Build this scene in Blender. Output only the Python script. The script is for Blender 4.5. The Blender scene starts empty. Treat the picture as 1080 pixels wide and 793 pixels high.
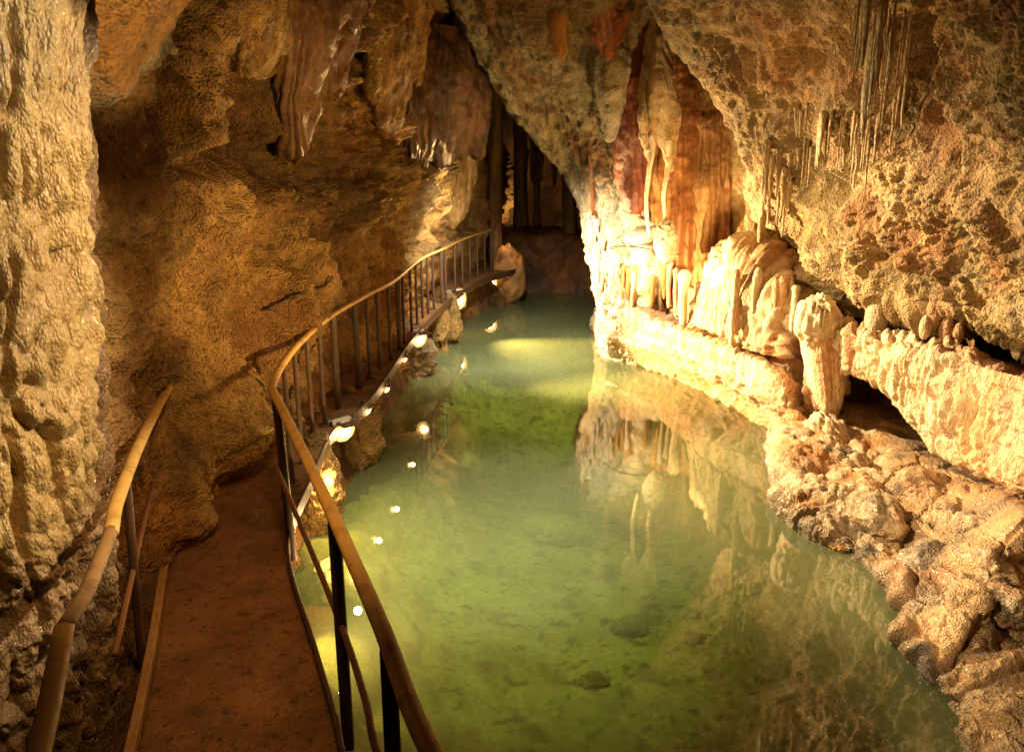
import bpy, math, random
import numpy as np
random.seed(7)
RNG = np.random.default_rng(11)
C = bpy.context.scene.collection
# ------------------------------------------------------------------ camera geometry
PITCH = math.radians(15); F = 810.0; HC = 3.8
cp, sp = math.cos(PITCH), math.sin(PITCH)
def W(px, py, Y):
    px, py, Y = np.asarray(px, float), np.asarray(py, float), np.asarray(Y, float)
    cx = (px-540)/F; cy = (396.5-py)/F
    dy = cp+cy*sp; dz = -sp+cy*cp
    return np.stack([cx/dy*Y, Y*np.ones_like(cx), HC+dz/dy*Y], -1)
def PIX(P):
    X, Y, Z = P[..., 0], P[..., 1], P[..., 2]-HC
    d = Y*cp-Z*sp; d = np.where(d < .05, .05, d)
    return 540+F*X/d, 396.5-F*(Y*sp+Z*cp)/d
def g(px, py, z):                       # a point of the level z seen at a pixel -> (px, py, Y)
    cy = (396.5-py)/F
    return (px, py, (z-HC)*(cp+cy*sp)/(-sp+cy*cp))
def G(px, py, z):
    return W(*g(px, py, z))
# ------------------------------------------------------------------ noise
perm = RNG.permutation(256); perm = np.concatenate([perm, perm, perm])
GR = RNG.normal(size=(256, 3)); GR /= np.linalg.norm(GR, axis=1)[:, None]
RND = RNG.random((256, 3))
def perlin(P):
    i = np.floor(P).astype(np.int64); f = P-i; i &= 255
    u = f*f*f*(f*(f*6-15)+10)
    out = 0
    for dx in (0, 1):
        a = perm[i[:, 0]+dx]
        wx = u[:, 0] if dx else 1-u[:, 0]
        for dy in (0, 1):
            b = perm[a+i[:, 1]+dy]
            wy = wx*(u[:, 1] if dy else 1-u[:, 1])
            for dz in (0, 1):
                h = perm[b+i[:, 2]+dz]; gr = GR[h]
                d = gr[:, 0]*(f[:, 0]-dx)+gr[:, 1]*(f[:, 1]-dy)+gr[:, 2]*(f[:, 2]-dz)
                out = out+d*wy*(u[:, 2] if dz else 1-u[:, 2])
    return out*1.5
def fbm(P, s=1.0, o=4, gain=.5, off=0.0):
    P = P*s+off+17.3; a = 1.0; t = 0; n = 0
    for k in range(o):
        t = t+a*perlin(P); n += a; a *= gain; P = P*2.03+5.1
    return t/n
def ridged(P, s=1.0, o=3, off=0.0):
    P = P*s+off+3.7; a = 1.0; t = 0; n = 0
    for k in range(o):
        t = t+a*(1-2*np.abs(perlin(P))); n += a; a *= .5; P = P*2.1+1.7
    return t/n
def worley(P, s=1.0, off=0.0):
    P = P*s+off+31.1
    i = np.floor(P).astype(np.int64); f = P-i
    f1 = np.full(len(P), 9.0); f2 = f1.copy(); idv = np.zeros(len(P))
    for dx in (-1, 0, 1):
        for dy in (-1, 0, 1):
            for dz in (-1, 0, 1):
                j = i+np.array([dx, dy, dz]); j &= 255
                h = perm[perm[perm[j[:, 0]]+j[:, 1]]+j[:, 2]]
                q = RND[h]+np.array([dx, dy, dz])-f
                d = (q*q).sum(1)
                n1 = d < f1
                f2 = np.where(n1, f1, np.minimum(f2, d)); idv = np.where(n1, h/255., idv); f1 = np.where(n1, d, f1)
    return np.sqrt(f1), np.sqrt(f2), idv
def knob(P, s, off=0.0):                # rounded lumps 0..1
    a, b, _ = worley(P, s, off)
    return np.sqrt(np.clip(1-(a/.85)**2, 0, 1))
def sst(a, b, x):
    t = np.clip((x-a)/(b-a), 0, 1); return t*t*(3-2*t)
def vs(P, kx, kz): return P*np.array([kx, kx, kz])     # stretched coordinates
# ------------------------------------------------------------------ object helpers
def tag(o, label=None, cat=None, group=None, kind=None):
    if label: o['label'] = label
    if cat: o['category'] = cat
    if group: o['group'] = group
    if kind: o['kind'] = kind
    return o
def empty(name, loc, label, cat, group=None):
    o = bpy.data.objects.new(name, None); C.objects.link(o); o.location = tuple(map(float, loc))
    o.empty_display_size = .1
    return tag(o, label, cat, group)
def mesh_obj(name, V, Fc, mat, parent=None, col=None, smooth=True, origin=None):
    V = np.asarray(V, float); Fc = np.asarray(Fc)
    if parent is not None: o0 = np.array(parent_origin(parent))
    else: o0 = np.zeros(3) if origin is None else np.asarray(origin, float)
    me = bpy.data.meshes.new(name)
    V = V-o0
    k = Fc.shape[1]
    me.vertices.add(len(V)); me.vertices.foreach_set('co', V.astype(np.float32).ravel())
    me.loops.add(Fc.size); me.loops.foreach_set('vertex_index', Fc.astype(np.int32).ravel())
    me.polygons.add(len(Fc)); me.polygons.foreach_set('loop_start', np.arange(0, Fc.size, k, dtype=np.int32))
    me.polygons.foreach_set('use_smooth', np.full(len(Fc), smooth))
    me.update(calc_edges=True); me.validate()
    if col is not None:
        a = me.attributes.new('Col', 'FLOAT_COLOR', 'POINT')
        cc = np.ones((len(V), 4), np.float32); cc[:, :3] = np.clip(col, 0.004, .95)
        a.data.foreach_set('color', cc.ravel())
    me.materials.append(mat)
    o = bpy.data.objects.new(name, me); C.objects.link(o)
    if parent is not None: o.parent = parent
    else: o.location = tuple(o0)
    return o
def parent_origin(p):
    t = np.array(p.location)
    return t if p.parent is None else t+parent_origin(p.parent)
def join(parts):
    V = []; Fs = []; n = 0
    for v, f in parts:
        V.append(np.asarray(v, float)); Fs.append(np.asarray(f)+n); n += len(v)
    return np.concatenate(V), np.concatenate(Fs)
def box_between(a, b, w, d, side=(1, 0, 0), bev=.006):
    """a bevelled bar from a to b, w wide along `side`, d deep"""
    a = np.asarray(a, float); b = np.asarray(b, float)
    t = (b-a)/np.linalg.norm(b-a); s = np.asarray(side, float); s = s-t*(s@t); s /= np.linalg.norm(s); n = np.cross(t, s)
    hw, hd = w/2, d/2; e = min(bev, hw*.4, hd*.4)
    prof = [(hw, hd-e), (hw-e, hd), (-hw+e, hd), (-hw, hd-e), (-hw, -hd+e), (-hw+e, -hd), (hw-e, -hd), (hw, -hd+e)]
    V = []
    for p, sc in ((a, .92), (a+t*e, 1), (b-t*e, 1), (b, .92)):
        for x, y in prof: V.append(p+s*x*sc+n*y*sc)
    Fs = []
    for r in range(3):
        for k in range(8): Fs.append((r*8+k, r*8+(k+1) % 8, r*8+8+(k+1) % 8, r*8+8+k))
    for b0, rev in ((0, 1), (24, 0)):
        for q in ((0, 1, 2, 3), (0, 3, 4, 7), (4, 5, 6, 7)):
            q = [b0+x for x in q]; Fs.append(tuple(q[::-1] if rev else q))
    return np.array(V), np.array(Fs)
def crspline(pts, n):
    """Catmull-Rom along axis 0, n samples per whole curve"""
    pts = np.asarray(pts, float); m = len(pts)
    p = np.concatenate([(2*pts[:1]-pts[1:2]), pts, (2*pts[-1:]-pts[-2:-1])])
    t = np.linspace(0, m-1, n); k = np.minimum(t.astype(int), m-2); u = t-k
    sh = (n,)+(1,)*(pts.ndim-1); u = u.reshape(sh)
    a, b, c, d = p[k], p[k+1], p[k+2], p[k+3]
    return .5*((2*b)+(c-a)*u+(2*a-5*b+4*c-d)*u*u+(3*b-a-3*c+d)*u**3)
def tube(path, r, n=10, flat=(1, 1)):
    P = np.asarray(path, float); m = len(P); r = np.broadcast_to(np.asarray(r, float), (m,))
    T = np.gradient(P, axis=0); T /= np.linalg.norm(T, axis=1)[:, None]
    up = np.array([0, 0, 1.0]); V = []
    if abs(T[m//2] @ up) > .8: up = np.array([1., 0, 0])
    for k in range(m):
        s = np.cross(T[k], up); s /= np.linalg.norm(s); q = np.cross(s, T[k])
        for j in range(n):
            a = 2*math.pi*(j+.5)/n
            V.append(P[k]+r[k]*(flat[0]*math.cos(a)*s+flat[1]*math.sin(a)*q))
    Fs = [(k*n+j, k*n+(j+1) % n, (k+1)*n+(j+1) % n, (k+1)*n+j) for k in range(m-1) for j in range(n)]
    V += [P[0], P[-1]]; c0 = m*n
    for j in range(0, n, 2):
        Fs.append((c0, (j+2) % n, j+1, j)); b = (m-1)*n; Fs.append((c0+1, b+j, b+j+1, b+(j+2) % n))
    return np.array(V), np.array(Fs)
SURF = []                                # (px, py, Y, verts) of the built rock, for hanging things on it
def sheet(name, ctrl, nu, nv, disp, color, mat, parent=None, pin=None, reg=True, origin=None, logy=True):
    """a displaced rock sheet through a grid of (px, py, Y) points; normals face the passage"""
    c = np.array(ctrl, float).copy()
    if logy: c[..., 2] = np.log(c[..., 2])
    a = crspline(c, nv); a = np.swapaxes(crspline(np.swapaxes(a, 0, 1), nu), 0, 1)
    if logy: a[..., 2] = np.exp(a[..., 2])
    P = W(a[..., 0], a[..., 1], a[..., 2])
    return sheet_w(name, P, disp, color, mat, parent, reg, origin, a)
def sheet_w(name, P, disp, color, mat, parent=None, reg=True, origin=None, a=None, view=(0, 2, 3.0)):
    nv, nu = P.shape[:2]
    N = np.cross(np.gradient(P, axis=1), np.gradient(P, axis=0)); L = np.linalg.norm(N, axis=2); N /= np.maximum(L, 1e-9)[..., None]
    mid = N[nv//2, nu//2] @ (np.array(view)-P[nv//2, nu//2])
    flip = mid < 0
    if flip: N = -N
    U, Vv = np.meshgrid(np.linspace(0, 1, nu), np.linspace(0, 1, nv))
    Q = P.reshape(-1, 3); px, py = (PIX(Q) if a is None else (a[..., 0].ravel(), a[..., 1].ravel()))
    d = disp(Q, U.ravel(), Vv.ravel(), px, py)
    if isinstance(d, tuple): d, extra = d
    else: extra = 0
    Q2 = Q+N.reshape(-1, 3)*d[:, None]+extra
    col = color(Q, U.ravel(), Vv.ravel(), px, py, d)
    idx = np.arange(nv*nu).reshape(nv, nu)
    Fs = np.stack([idx[:-1, :-1], idx[:-1, 1:], idx[1:, 1:], idx[1:, :-1]], -1).reshape(-1, 4)
    if not flip: pass
    o = mesh_obj(name, Q2, Fs[:, ::-1] if flip else Fs, mat, parent, col, True, origin)
    if reg:
        x, y = PIX(Q2); SURF.append((x, y, Q2))
    return o
def on_rock(px, py, rad=4.0):
    best = None
    for x, y, Q in SURF:
        m = (np.abs(x-px) < rad) & (np.abs(y-py) < rad) & (Q[:, 1] > .5)
        if m.any():
            q = Q[m]; q = q[np.argmin(q[:, 1])]
            if best is None or q[1] < best[1]: best = q
    return best if best is not None else on_rock(px, py, rad*2)
def icos(sub):
    t = (1+5**.5)/2
    v = [(-1, t, 0), (1, t, 0), (-1, -t, 0), (1, -t, 0), (0, -1, t), (0, 1, t), (0, -1, -t), (0, 1, -t), (t, 0, -1), (t, 0, 1), (-t, 0, -1), (-t, 0, 1)]
    f = [(0, 11, 5), (0, 5, 1), (0, 1, 7), (0, 7, 10), (0, 10, 11), (1, 5, 9), (5, 11, 4), (11, 10, 2), (10, 7, 6), (7, 1, 8), (3, 9, 4), (3, 4, 2), (3, 2, 6), (3, 6, 8), (3, 8, 9), (4, 9, 5), (2, 4, 11), (6, 2, 10), (8, 6, 7), (9, 8, 1)]
    v = [np.array(x)/np.linalg.norm(x) for x in v]
    for _ in range(sub):
        cache = {}; nf = []
        def mid(a, b):
            k = (min(a, b), max(a, b))
            if k not in cache:
                m = v[a]+v[b]; v.append(m/np.linalg.norm(m)); cache[k] = len(v)-1
            return cache[k]
        for a, b, c in f:
            x, y, z = mid(a, b), mid(b, c), mid(c, a); nf += [(a, x, z), (b, y, x), (c, z, y), (x, y, z)]
        f = nf
    return np.array(v), np.array(f)
ICO = {k: icos(k) for k in (2, 3, 4, 5)}
def blob(name, c, rad, mat, base, label=None, cat='rock', seed=0.0, sub=4, amp=.25, fine=.06, parent=None, group=None, flute=0.0, rot=0.0, col2=None, angular=0.0):
    v, f = ICO[sub]; c = np.asarray(c, float); rad = np.asarray(rad, float)
    q = v*rad
    if rot:
        cr, sr = math.cos(rot), math.sin(rot); q = q @ np.array([[cr, sr, 0], [-sr, cr, 0], [0, 0, 1]])
    n = q/np.linalg.norm(q, axis=1)[:, None]; R = rad.mean()
    d = amp*fbm(q/R, .9, 3, off=seed)+fine*ridged(q/R, 3.5, 3, off=seed)
    if angular:
        a, b, i = worley(q/R, 1.1, seed); d = d+angular*(i-.5)*sst(0, .25, b-a)
    if flute: d = d+flute*np.abs(perlin(vs(q/R, 5, .7)+seed))
    V = c+q*(1+d[:, None]) if not flute else c+q*(1+d[:, None])
    cc = np.array(base)*(1+.55*fbm(q/R, 2.2, 4, off=seed+9))[:, None]
    if col2 is not None:
        m = sst(-.05, .25, fbm(q/R, 1.4, 4, off=seed+4))[:, None]; cc = cc*(1-m)+np.array(col2)*m
    o = mesh_obj(name, V, f, mat, parent, cc, True, None if parent else c-np.array([0, 0, rad[2]]))
    return tag(o, label, cat if label else None, group)
# ------------------------------------------------------------------ materials
def nt(name):
    m = bpy.data.materials.new(name); m.use_nodes = True; t = m.node_tree; t.nodes.clear()
    return m, t, t.nodes, t.links
def node(ns, k, **kw):
    n = ns.new(k)
    for a, v in kw.items():
        if a in n.inputs.keys(): n.inputs[a].default_value = v
        else: setattr(n, a, v)
    return n
def ramp(ns, pts):
    r = ns.new('ShaderNodeValToRGB'); e = r.color_ramp.elements
    while len(e) < len(pts): e.new(.5)
    for k, (p, c) in enumerate(pts):
        e[k].position = p; e[k].color = (c, c, c, 1) if isinstance(c, (int, float)) else tuple(c)+(1,)
    return r
def rock_mat(name, rough=(.45, .85), fine=30, bump=.6, dist=.02, var=(.6, 1.35), spec=.4, stretch=1.0, grain=90, sss=0.0, coat=0.0, use_col=True, base=(.3, .2, .1), speck=.0):
    m, t, ns, lk = nt(name)
    out = ns.new('ShaderNodeOutputMaterial'); b = ns.new('ShaderNodeBsdfPrincipled'); lk.new(b.outputs[0], out.inputs[0])
    geo = ns.new('ShaderNodeNewGeometry'); mp = node(ns, 'ShaderNodeMapping'); mp.inputs['Scale'].default_value = (1, 1, stretch)
    lk.new(geo.outputs['Position'], mp.inputs['Vector'])
    n1 = node(ns, 'ShaderNodeTexNoise', Scale=2.3, Detail=9.0, Roughness=.62); lk.new(mp.outputs[0], n1.inputs['Vector'])
    n2 = node(ns, 'ShaderNodeTexNoise', Scale=float(fine), Detail=6.0, Roughness=.65); lk.new(mp.outputs[0], n2.inputs['Vector'])
    n3 = node(ns, 'ShaderNodeTexVoronoi', Scale=float(grain)); lk.new(mp.outputs[0], n3.inputs['Vector'])
    r1 = ramp(ns, [(.28, var[0]), (.72, var[1])]); lk.new(n1.outputs['Fac'], r1.inputs[0])
    r2 = ramp(ns, [(.3, .72), (.7, 1.22)]); lk.new(n2.outputs['Fac'], r2.inputs[0])
    mul = node(ns, 'ShaderNodeMix', data_type='RGBA', blend_type='MULTIPLY'); mul.inputs[0].default_value = 1
    lk.new(r1.outputs[0], mul.inputs[6]); lk.new(r2.outputs[0], mul.inputs[7])
    mul2 = node(ns, 'ShaderNodeMix', data_type='RGBA', blend_type='MULTIPLY'); mul2.inputs[0].default_value = 1
    if use_col:
        at = node(ns, 'ShaderNodeAttribute', attribute_name='Col'); lk.new(at.outputs['Color'], mul2.inputs[6])
    else: mul2.inputs[6].default_value = tuple(base)+(1,)
    lk.new(mul.outputs[2], mul2.inputs[7])
    src = mul2.outputs[2]
    if speck:
        n5 = node(ns, 'ShaderNodeTexNoise', Scale=14.0, Detail=7.0, Roughness=.75); lk.new(geo.outputs['Position'], n5.inputs['Vector'])
        r5 = ramp(ns, [(.54, 0.0), (.64, speck)]); lk.new(n5.outputs['Fac'], r5.inputs[0])
        mx = node(ns, 'ShaderNodeMix', data_type='RGBA', blend_type='MIX'); lk.new(r5.outputs[0], mx.inputs[0]); lk.new(src, mx.inputs[6]); mx.inputs[7].default_value = (.03, .022, .012, 1)
        src = mx.outputs[2]
    lk.new(src, b.inputs['Base Color'])
    n4 = node(ns, 'ShaderNodeTexNoise', Scale=3.1, Detail=5.0); lk.new(geo.outputs['Position'], n4.inputs['Vector'])
    r4 = ramp(ns, [(.35, rough[0]), (.65, rough[1])]); lk.new(n4.outputs['Fac'], r4.inputs[0]); lk.new(r4.outputs[0], b.inputs['Roughness'])
    b.inputs['Specular IOR Level'].default_value = spec
    b.inputs['Coat Weight'].default_value = coat; b.inputs['Coat Roughness'].default_value = .15
    if sss:
        b.inputs['Subsurface Weight'].default_value = sss; b.inputs['Subsurface Radius'].default_value = (.12, .05, .02); b.inputs['Subsurface Scale'].default_value = .6
    add = node(ns, 'ShaderNodeMath', operation='ADD'); sc = node(ns, 'ShaderNodeMath', operation='MULTIPLY'); sc.inputs[1].default_value = -.5
    lk.new(n3.outputs['Distance'], sc.inputs[0]); lk.new(n2.outputs['Fac'], add.inputs[0]); lk.new(sc.outputs[0], add.inputs[1])
    bp = node(ns, 'ShaderNodeBump', Strength=bump, Distance=dist); lk.new(add.outputs[0], bp.inputs['Height']); lk.new(bp.outputs[0], b.inputs['Normal'])
    return m
M = {}
M['wall'] = rock_mat('cave_rock', fine=18, bump=1.0, dist=.07, spec=.15, grain=45, speck=.7, var=(.45, 1.5))
M['rough'] = rock_mat('popcorn_rock', fine=22, bump=1.0, dist=.05, spec=.25, grain=38, rough=(.6, .95), var=(.5, 1.4), speck=.7)
M['flow'] = rock_mat('flowstone', fine=24, bump=.9, dist=.035, spec=.45, stretch=.45, grain=55, rough=(.35, .75), var=(.72, 1.2))
M['smooth'] = rock_mat('smooth_calcite', fine=22, bump=.8, dist=.03, spec=.45, stretch=.3, grain=50, rough=(.3, .65), var=(.65, 1.25))
M['wet'] = rock_mat('wet_flowstone', fine=34, bump=.9, dist=.018, spec=.7, stretch=.5, grain=80, rough=(.22, .45), var=(.7, 1.25), coat=.1)
M['shore'] = rock_mat('wet_shore_rock', fine=24, bump=1.0, dist=.035, spec=.55, grain=60, rough=(.22, .6), var=(.6, 1.3), coat=.15)
M['bed'] = rock_mat('pool_silt', fine=14, bump=.3, dist=.02, spec=.1, grain=30, rough=(.8, .95), var=(.65, 1.25))
M['deck'] = rock_mat('rust_stained_concrete', fine=55, bump=1.0, dist=.03, spec=.3, grain=60, rough=(.5, .85), var=(.4, 1.6), use_col=False, base=(.29, .13, .044), speck=.85)
M['kerb'] = rock_mat('worn_kerb', fine=40, bump=.4, dist=.006, spec=.3, grain=80, use_col=False, base=(.36, .2, .08))
def metal_mat(name, base, rough=.5, rust=(.13, .045, .015), amt=.35, metallic=.0):
    m, t, ns, lk = nt(name)
    out = ns.new('ShaderNodeOutputMaterial'); b = ns.new('ShaderNodeBsdfPrincipled'); lk.new(b.outputs[0], out.inputs[0])
    geo = ns.new('ShaderNodeNewGeometry')
    n = node(ns, 'ShaderNodeTexNoise', Scale=6.0, Detail=9.0, Roughness=.7); lk.new(geo.outputs['Position'], n.inputs['Vector'])
    r = ramp(ns, [(.5, 0.0), (.62, amt), (.8, min(1, amt*2.2))]); lk.new(n.outputs['Fac'], r.inputs[0])
    mx = node(ns, 'ShaderNodeMix', data_type='RGBA'); mx.inputs[6].default_value = tuple(base)+(1,); mx.inputs[7].default_value = tuple(rust)+(1,)
    lk.new(r.outputs[0], mx.inputs[0]); lk.new(mx.outputs[2], b.inputs['Base Color'])
    n2 = node(ns, 'ShaderNodeTexNoise', Scale=40.0, Detail=6.0); lk.new(geo.outputs['Position'], n2.inputs['Vector'])
    r2 = ramp(ns, [(.3, rough-.15), (.7, rough+.2)]); lk.new(n2.outputs['Fac'], r2.inputs[0]); lk.new(r2.outputs[0], b.inputs['Roughness'])
    b.inputs['Metallic'].default_value = metallic
    bp = node(ns, 'ShaderNodeBump', Strength=.35, Distance=.004); lk.new(n2.outputs['Fac'], bp.inputs['Height']); lk.new(bp.outputs[0], b.inputs['Normal'])
    return m
M['rail'] = metal_mat('ochre_painted_rail', (.52, .31, .085), .6, amt=.45)
M['post'] = metal_mat('brown_painted_post', (.055, .026, .011), .55)
M['shadedrail'] = metal_mat('shaded_ochre_rail', (.22, .12, .04), .6, amt=.8)  # ochre rail with shade put into the colour
M['rust'] = metal_mat('rusty_bar', (.19, .075, .025), .6)
M['lampbody'] = metal_mat('lamp_housing', (.45, .4, .3), .4, amt=.1)
M['cable'] = metal_mat('black_cable', (.02, .016, .012), .5, amt=0)
M['paper'] = metal_mat('crumpled_wrapper', (.6, .5, .45), .5, rust=(.5, .1, .05), amt=.4)
def emis(name, col, s):
    m, t, ns, lk = nt(name); out = ns.new('ShaderNodeOutputMaterial'); e = node(ns, 'ShaderNodeEmission', Strength=s); e.inputs[0].default_value = tuple(col)+(1,)
    lk.new(e.outputs[0], out.inputs[0]); return m
M['glow'] = emis('amber_lamp_glass', (1, .50, .13), 3.2)
M['lens'] = emis('lit_lamp_glass', (1, .62, .22), 14)
def water_mat():
    m, t, ns, lk = nt('green_pool_water')
    out = ns.new('ShaderNodeOutputMaterial'); geo = ns.new('ShaderNodeNewGeometry')
    tr = ns.new('ShaderNodeBsdfTransparent'); tr.inputs[0].default_value = (.70, .82, .47, 1)
    df = ns.new('ShaderNodeBsdfDiffuse')
    n = node(ns, 'ShaderNodeTexNoise', Scale=.32, Detail=3.0, Roughness=.5); lk.new(geo.outputs['Position'], n.inputs['Vector'])
    cr = ramp(ns, [(.3, (.45, .55, .24)), (.7, (.55, .66, .33))]); lk.new(n.outputs['Fac'], cr.inputs[0]); lk.new(cr.outputs[0], df.inputs[0])
    r = ramp(ns, [(.3, .36), (.7, .48)]); lk.new(n.outputs['Fac'], r.inputs[0])
    tl = ns.new('ShaderNodeBsdfTranslucent'); lk.new(cr.outputs[0], tl.inputs[0]); dm = ns.new('ShaderNodeMixShader'); dm.inputs[0].default_value = .3
    lk.new(df.outputs[0], dm.inputs[1]); lk.new(tl.outputs[0], dm.inputs[2])
    dep = node(ns, 'ShaderNodeAttribute', attribute_name='murk'); mm = node(ns, 'ShaderNodeMath', operation='MULTIPLY'); lk.new(dep.outputs['Fac'], mm.inputs[0]); lk.new(r.outputs[0], mm.inputs[1])
    body = ns.new('ShaderNodeMixShader'); lk.new(mm.outputs[0], body.inputs[0]); lk.new(tr.outputs[0], body.inputs[1]); lk.new(dm.outputs[0], body.inputs[2])
    gl = ns.new('ShaderNodeBsdfGlossy'); gl.inputs['Roughness'].default_value = .012
    n2 = node(ns, 'ShaderNodeTexNoise', Scale=2.2, Detail=3.0); lk.new(geo.outputs['Position'], n2.inputs['Vector'])
    bp = node(ns, 'ShaderNodeBump', Strength=.12, Distance=.005); lk.new(n2.outputs['Fac'], bp.inputs['Height']); lk.new(bp.outputs[0], gl.inputs['Normal'])
    fr = ns.new('ShaderNodeFresnel'); fr.inputs['IOR'].default_value = 1.9
    mx = ns.new('ShaderNodeMixShader'); lk.new(fr.outputs[0], mx.inputs[0]); lk.new(body.outputs[0], mx.inputs[1]); lk.new(gl.outputs[0], mx.inputs[2])
    lk.new(mx.outputs[0], out.inputs[0]); return m
M['water'] = water_mat()
# palettes (linear)
CREAM = np.array((.70, .55, .36)); PINK = np.array((.56, .32, .17)); OCHRE = np.array((.48, .30, .105)); BROWN = np.array((.24, .125, .045))
DARK = np.array((.10, .052, .024)); OLIVE = np.array((.27, .195, .09)); RED = np.array((.34, .10, .03)); ORANGE = np.array((.55, .27, .075)); GREY = np.array((.42, .34, .21))
def mixc(a, b, m):
    a = np.broadcast_to(a, (len(m), 3)); b = np.broadcast_to(b, (len(m), 3)); return a*(1-m[:, None])+b*m[:, None]
def gauss(px, py, x, y, rx, ry): return np.exp(-(((px-x)/rx)**2+((py-y)/ry)**2))

# ================================================================== SETTING: left wall
BASE = [(60, 760), (95, 690), (150, 600), (195, 545), (232, 498), (272, 460), (312, 429), (365, 381), (408, 336), (460, 292), (500, 274), (532, 262)]
FR = [-.45, -.2, 0, .14, .28, .42, .56, .7, .85, 1.0]
OFF = [1.0, .6, .3, .1, -.15, -.2, 0, .12, .08, 0]
rows = []
bx = []
for px, py in BASE:
    w = G(px, py, .95); bx.append((px, py, w[0], w[1]))
for fr_, of in zip(FR, OFF):
    r = []
    for k, (px, py, X, Y) in enumerate(bx):
        Xo = X+of*(.4+.6*min(1, Y/12.))
        Xo = min(Xo, -.45 if px < 540 else 0)
        yy = py*fr_
        cy = (396.5-yy)/F; dy = cp+cy*sp
        Yo = Xo*dy*F/(px-540)
        Yo = min(Yo, Y*1.12); r.append((px, yy, max(2.2, Yo)))
    rows.append(r)
rows.append([(px-6, py+50, Y*.97) for px, py, X, Y in bx])
def d_left(P, u, v, px, py):
    d = .58*fbm(P, .75, 4)+.24*ridged(P, 1.2, 4)+.10*fbm(P, 4.0, 4)+.065*knob(P, 6.0)+.03*knob(P, 13., 3.)+.035*ridged(P, 8, 4)
    d -= .45*sst(140, 105, px)+.40*gauss(px, py, 165, 430, 34, 50)
    d += .30*(np.abs(perlin(vs(P+.25*np.stack([perlin(P*.8), perlin(P*.8+5), 0*u], 1), 1.5, .2)))-.25)*sst(330, 220, py)
    d -= .5*gauss(px, py, 160, 95, 60, 60)*0
    d -= .75*gauss(px, py, 258, 125, 30, 40)+.7*gauss(px, py, 305, 175, 30, 30)+.5*gauss(px, py, 185, 168, 42, 16)
    d -= .45*gauss(px, py, 335, 262, 22, 26)+.3*gauss(px, py, 365, 185, 24, 20)
    d += .30*gauss(px, py, 225, 435, 45, 50)
    d += .25*gauss(px, py, 420, 190, 60, 30)
    return d*np.clip(P[:, 1]/7, .5, 1.6)
def c_left(P, u, v, px, py, d):
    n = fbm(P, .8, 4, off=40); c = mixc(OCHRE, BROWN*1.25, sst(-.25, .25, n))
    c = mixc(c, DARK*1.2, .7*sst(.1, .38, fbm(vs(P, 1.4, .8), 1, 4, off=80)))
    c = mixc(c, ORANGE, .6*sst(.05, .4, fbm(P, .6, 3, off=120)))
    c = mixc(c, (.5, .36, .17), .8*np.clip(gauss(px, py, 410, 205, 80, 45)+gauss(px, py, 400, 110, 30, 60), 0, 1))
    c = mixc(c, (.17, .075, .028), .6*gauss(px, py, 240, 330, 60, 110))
    c = mixc(c, DARK, .75*np.clip(gauss(px, py, 258, 125, 34, 44)+gauss(px, py, 305, 180, 34, 32)+gauss(px, py, 185, 168, 46, 18)+gauss(px, py, 335, 262, 24, 30), 0, 1))  # shade of the recesses painted into the rock colour
    return c
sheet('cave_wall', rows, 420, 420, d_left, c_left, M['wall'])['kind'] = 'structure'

# pale limestone ledge, top left, nearer than the wall
def d_gen(a=.12, s=1.2, b=.04):
    return lambda P, u, v, px, py: a*fbm(P, s, 4)+b*ridged(P, s*3, 3)+.02*knob(P, 9)
def c_two(A, B, s=1.2, off=0.0, th=.2):
    return lambda P, u, v, px, py, d: mixc(A, B, sst(-th, th, fbm(P, s, 4, off=off)))
o = sheet('limestone_shelf', [[(55, -90, 3.86), (150, -110, 4.03), (210, -110, 4.37), (260, -120, 5.04)],
                        [(55, -30, 4.20), (150, -40, 4.37), (205, -40, 4.70), (235, -50, 5.38)],
                        [(55, 40, 4.54), (130, 20, 4.70), (172, 8, 4.96), (205, -8, 5.54)],
                        [(55, 110, 4.79), (115, 86, 4.96), (142, 62, 5.21), (178, 36, 5.80)],
                        [(55, 150, 5.54), (118, 120, 5.71), (150, 88, 5.88), (186, 55, 6.38)]], 110, 130,
          d_gen(.10, 1.5, .03), c_two(CREAM*.85, ORANGE, .9, 3.), M['rough'])
tag(o, 'pale buff limestone shelf jutting out at the top left beside the big column', 'rock ledge')

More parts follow.
